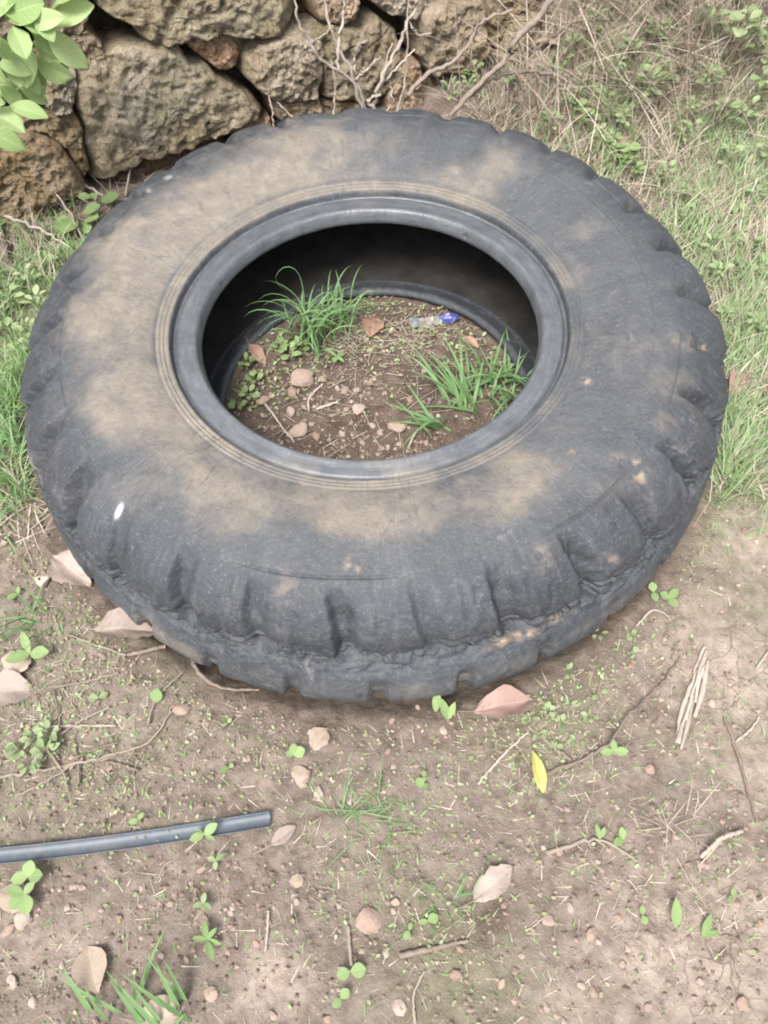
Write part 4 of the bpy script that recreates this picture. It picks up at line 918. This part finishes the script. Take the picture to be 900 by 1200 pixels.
for x, y, sd2, wh in [(20, 525, 1, 'second from the top'), (8, 560, 2, 'lowest'), (32, 545, 3, 'nearest the tyre'), (10, 495, 4, 'topmost')]:
    tuft(x, y, 26, .10, .0042, 'bright green arching grass tuft left of the tyre, '+wh+' of four', .03, (.2, .9), (.6, 1.6), seed=20+sd2, group='bright tufts left of the tyre')

# ------------------------------------------------------------------ uncountable cover
def cloud(lst, seed):
    """sample positions on the ground around photo spots: (px, py, radius m, count)"""
    r = np.random.default_rng(seed); out = []
    for px, py, rad, n in lst:
        c = hit(px, py); q = c[None, :2]+r.normal(size=(n, 2))*np.array([rad, rad]); out.append(q)
    q = np.concatenate(out); q = q[~in_tyre(q[:, 0], q[:, 1], .006)]; q = q[fbm(q, 9, 3, seed*1.3) > r.uniform(-.75, .35, len(q))]
    d = -((q[:, 0]-W0[0])*WN[0]+(q[:, 1]-W0[1])*WN[1]); q = q[(d < -.01) | (q[:, 0] > .35)]
    return np.column_stack([q, hgt(q[:, 0], q[:, 1])])
def blades(lst, seed, L, w_, lean, droop, cols, mat, name, label, cat, az=None, nseg=5):
    Q = cloud(lst, seed); n = len(Q); r = np.random.default_rng(seed+1)
    a = r.uniform(0, 2*np.pi, n) if az is None else np.radians(r.normal(az[0], az[1], n)); ln = L*r.uniform(.4, 1.1, n); le = r.uniform(*lean, n); dr = r.uniform(*droop, n)
    t = np.linspace(0, 1, nseg); th = le[:, None]+dr[:, None]*t**1.4; dx = np.cumsum(np.sin(th), 1)*ln[:, None]/nseg; dz = np.cumsum(np.cos(th), 1)*ln[:, None]/nseg
    P = np.stack([Q[:, 0:1]+np.cos(a)[:, None]*dx, Q[:, 1:2]+np.sin(a)[:, None]*dx, Q[:, 2:3]+dz-.004], -1)
    hz = hgt(P[..., 0], P[..., 1]); P[..., 2] = np.maximum(P[..., 2], hz+.001*np.arange(nseg)[None])
    S_ = np.stack([-np.sin(a+r.normal(0, .5, n)), np.cos(a), 0*a], -1)[:, None]
    wv = (w_*r.uniform(.5, 1.1, n))[:, None]*.5*np.clip(1-t**2, .06, 1)[None]
    V = np.stack([P-S_*wv[..., None], P+S_*wv[..., None]], 2); nv = nseg*2
    f1 = np.array([[2*i, 2*i+1, 2*i+3, 2*i+2] for i in range(nseg-1)]); F = (np.arange(n)[:, None, None]*nv+f1[None]).reshape(-1, 4)
    cols = np.asarray(cols); ci = r.integers(0, len(cols), n); C_ = cols[ci]*r.uniform(.75, 1.2, n)[:, None]
    m = mesh_np(name, V.reshape(-1, 3), F, M[mat], True, {'tint': np.repeat(C_, nv, 0)}); o = put(name, m); tag(o, label, cat, kind='stuff'); return o
GREEN = [(.19, .3, .12), (.25, .36, .16), (.3, .4, .2), (.36, .43, .25)]
DRY = [(.40, .34, .26), (.48, .41, .32), (.33, .265, .2), (.56, .49, .4), (.3, .23, .18), (.38, .36, .25)]
right = [(870, 430, .09, 1), (890, 330, .1, 1), (850, 270, .1, 1), (890, 220, .12, 1), (820, 190, .12, 1), (880, 520, .06, .8), (760, 150, .12, .8), (880, 120, .15, .8), (700, 110, .12, .6), (940, 400, .12, 1), (950, 250, .15, 1), (840, 545, .03, .4)]
blades([(x, y, r_, int(1300*f)) for x, y, r_, f in right], 1, .08, .0028, (.3, 1.2), (.1, .9), GREEN, 'grass', 'grass', 'mixed green grass right of and behind the tyre', 'grass', az=(60, 60))
blades([(x, y, r_, int(900*f)) for x, y, r_, f in right]+[(640, 90, .12, 1000), (600, 110, .08, 700), (720, 60, .15, 1400), (820, 50, .18, 1700), (890, 40, .18, 1400)], 3, .095, .0022, (.5, 1.5), (.0, .6), DRY, 'straw', 'dry_grass', 'dry straw-coloured grass and stems on the bank', 'dry grass', az=(50, 70))
blades([(x, y, .16, n) for x, y, n in [(640, 30, 180), (720, 10, 300), (800, 10, 300), (880, 10, 300), (680, 60, 130), (760, 50, 130), (840, 50, 120), (600, 50, 100)]], 5, .34, .0032, (.3, 1.3), (-.3, .8), [(.42, .33, .27), (.5, .4, .335), (.34, .25, .205), (.58, .5, .42)], 'straw', 'dry_stems', 'brown dry weed stems hanging over the bank behind the tyre', 'dry stems', az=(230, 70), nseg=9)
blades([(20, 300, .05, 700), (40, 330, .05, 900), (15, 380, .06, 1100), (25, 440, .05, 700), (10, 480, .05, 700), (15, 560, .04, 500), (-30, 400, .1, 1500), (-30, 540, .06, 600), (70, 300, .03, 300), (40, 285, .04, 400)], 7, .075, .0028, (.2, 1.1), (.2, 1.2), GREEN+[(.14, .3, .08), (.2, .38, .12)], 'grass', 'grass', 'green grass between the wall and the left side of the tyre', 'grass')
blades([(20, 290, .06, 500), (40, 330, .06, 400), (60, 270, .06, 400), (20, 580, .05, 300), (40, 590, .03, 200), (130, 240, .05, 160)], 9, .09, .002, (.5, 1.5), (0, .7), DRY, 'straw', 'dry_grass', 'dry grass bits at the wall foot left of the tyre', 'dry grass')
fg = [(x, y, .1, 1) for x in (60, 200, 340, 480, 620, 760, 860) for y in (760, 840, 920, 1000, 1080, 1160)]
blades([(x, y, r_, 46) for x, y, r_, _ in fg]+[(60, 820, .06, 260), (90, 880, .06, 200), (790, 980, .05, 160), (650, 850, .05, 120), (760, 1000, .07, 120)], 11, .034, .0013, (1.2, 1.6), (0, .1), DRY+[(.55, .48, .4)], 'straw', 'straw_litter', 'fine straw and rootlets scattered over the foreground soil', 'straw', nseg=4)
blades([(x, y, r_, 30) for x, y, r_, _ in fg]+[(40, 740, .05, 200), (60, 790, .05, 160), (420, 960, .05, 90), (500, 1050, .05, 80), (640, 860, .05, 140), (300, 790, .04, 60), (840, 590, .05, 260), (800, 630, .04, 120), (440, 980, .06, 120)], 13, .024, .002, (.5, 1.4), (0, .6), GREEN, 'grass', 'short_grass', 'sparse short grass sprigs on the foreground soil', 'grass', nseg=4)
def inside(lst, seed): return lst
def leaflets(lst, seed, size, cols, name, label, inner=False):
    r = np.random.default_rng(seed); out = []
    for px, py, rad, n in lst:
        c = hit(px, py); out.append(c[None, :2]+r.normal(size=(n, 2))*rad)
    q = np.concatenate(out); rr_ = np.hypot(q[:, 0], (q[:, 1]-.03)/1.0)
    q = q[rr_ < .245] if inner else q[~in_tyre(q[:, 0], q[:, 1], .004)]
    d = -((q[:, 0]-W0[0])*WN[0]+(q[:, 1]-W0[1])*WN[1]); q = q[(d < -.01) | (q[:, 0] > .35)]
    n = len(q); z = hgt(q[:, 0], q[:, 1])+r.uniform(.001, .009, n); a = r.uniform(0, 2*np.pi, n); sz = size*r.uniform(.4, 1.3, n)
    sh_ = np.array([[0, 0, 0], [.35, .32, .08], [.8, .26, .08], [1, 0, 0], [.8, -.26, .08], [.35, -.32, .08]]); tl = r.normal(.1, .3, n)
    X = sh_[None, :, 0]*sz[:, None]; Y = sh_[None, :, 1]*sz[:, None]; Zv = sh_[None, :, 2]*sz[:, None]+X*tl[:, None]
    V = np.stack([q[:, :1]+X*np.cos(a)[:, None]-Y*np.sin(a)[:, None], q[:, 1:]+X*np.sin(a)[:, None]+Y*np.cos(a)[:, None], z[:, None]+Zv], -1)
    F = (np.arange(n)[:, None, None]*6+np.array([[0, 1, 2, 3], [0, 3, 4, 5]])[None]).reshape(-1, 4)
    cols = np.asarray(cols); C_ = cols[r.integers(0, len(cols), n)]*r.uniform(.75, 1.2, n)[:, None]
    o = put(name, mesh_np(name, V.reshape(-1, 3), F, M['cover'], True, {'tint': np.repeat(C_, 6, 0)})); tag(o, label, 'ground cover', kind='stuff')
HERB = [(.25, .33, .14), (.32, .41, .2), (.24, .27, .13), (.38, .44, .26), (.3, .27, .16)]
leaflets([(x, y, .07, 12) for x, y, _, _ in fg]+[(640, 860, .045, 260), (665, 800, .04, 160), (700, 750, .04, 130), (760, 720, .04, 60), (40, 880, .04, 200), (90, 900, .05, 120), (270, 860, .06, 90), (330, 880, .05, 80), (120, 780, .05, 140), (200, 800, .04, 60), (520, 840, .05, 90), (480, 940, .06, 120), (560, 930, .06, 90), (140, 950, .04, 80), (200, 940, .05, 80), (820, 1000, .06, 80),
          (800, 600, .05, 160), (870, 470, .08, 200), (850, 300, .1, 1100), (890, 400, .08, 700), (830, 170, .15, 1700), (720, 150, .1, 1100), (640, 110, .1, 800), (760, 60, .15, 1000), (880, 220, .12, 900), (30, 380, .07, 300), (860, 80, .15, 260), (450, 1080, .07, 70), (520, 1100, .06, 60), (130, 690, .04, 90), (110, 720, .03, 60), (40, 640, .04, 60)], 21, .0050, HERB, 'ground_cover', 'tiny green herb leaves scattered over soil and bank')
leaflets([(300, 455, .04, 160), (360, 410, .04, 120), (470, 385, .06, 160), (540, 400, .05, 130), (590, 440, .04, 160), (430, 400, .05, 90), (420, 470, .09, 60)], 23, .0075, HERB, 'ground_cover', 'tiny green herb leaves on the soil inside the tyre', True)
def inner_straw():
    r = np.random.default_rng(31); n = 420; c = hit(450, 395); q = c[:2]+r.normal(size=(n, 2))*np.array([.1, .035]); q2 = hit(430, 460)[:2]+r.normal(size=(160, 2))*.08
    q = np.concatenate([q, q2]); q = q[np.hypot(q[:, 0], q[:, 1]-.03) < .235]; B = Batch()
    for p in q:
        a = r.uniform(0, 6.28); L = r.uniform(.012, .05); d = np.array([math.cos(a), math.sin(a)]); P = np.array([[*(p+d*L*(t-.5)), 0] for t in (0, .33, .66, 1)]); P[:, 2] = hgt(P[:, 0], P[:, 1])+r.uniform(.001, .006)
        V, F = tube(P, .0007, .0005, 3); B.add(V, F, np.array(DRY[r.integers(0, 6)])*r.uniform(.8, 1.15))
    o = put('straw_litter', B.mesh('straw_litter', M['straw'])); tag(o, 'fine dry straw matted on the soil inside the tyre', 'straw', kind='stuff')
inner_straw()
def crumbs():
    r = np.random.default_rng(41); n1, n2 = 26000, 4200
    q = np.column_stack([r.uniform(-.75, .75, n1), r.uniform(-.93, -.05, n1)]); q = q[~in_tyre(q[:, 0], q[:, 1], .0)]
    q2 = r.normal(size=(n2, 2))*.12+np.array([0, .02]); q2 = q2[np.hypot(q2[:, 0], q2[:, 1]-.03) < .24]; q = np.concatenate([q, q2]); n = len(q)
    dens = fbm(q, 6, 3, 60); keep = r.uniform(-.7, .9, n) < dens+.35; sa, sb = hit(318, 962)[:2], hit(-130, 1016)[:2]; sv = (sb-sa)/np.linalg.norm(sb-sa); keep &= np.abs((q-sa)@np.array([-sv[1], sv[0]])-.004) > .022; q = q[keep]; n = len(q)
    oc = np.array([[1, 0, 0], [-1, 0, 0], [0, 1, 0], [0, -1, 0], [0, 0, 1], [0, 0, -1.]]); fc = np.array([[0, 2, 4], [2, 1, 4], [1, 3, 4], [3, 0, 4], [2, 0, 5], [1, 2, 5], [3, 1, 5], [0, 3, 5]])
    sz = .0011+.0042*r.random(n)**3.4; V = oc[None]*sz[:, None, None]*r.uniform(.5, 1.2, (n, 6, 1)); a = r.uniform(0, 6.28, n)
    V = np.stack([V[..., 0]*np.cos(a)[:, None]-V[..., 1]*np.sin(a)[:, None], V[..., 0]*np.sin(a)[:, None]+V[..., 1]*np.cos(a)[:, None], V[..., 2]*.8], -1)
    V += np.column_stack([q, hgt(q[:, 0], q[:, 1])+sz*.2+.001])[:, None]
    cols = np.array([(.21, .165, .135), (.25, .19, .15), (.3, .235, .19), (.36, .29, .24), (.2, .155, .125), (.28, .21, .17)]); C_ = cols[r.integers(0, 6, n)]*r.uniform(.8, 1.15, n)[:, None]
    F = (np.arange(n)[:, None, None]*6+fc[None]).reshape(-1, 3)
    o = put('soil_crumbs', mesh_np('soil_crumbs', V.reshape(-1, 3), F, M['crumb'], False, {'tint': np.repeat(C_, 6, 0)})); tag(o, 'loose soil crumbs and grit on the bare ground', 'soil', kind='stuff')
crumbs()
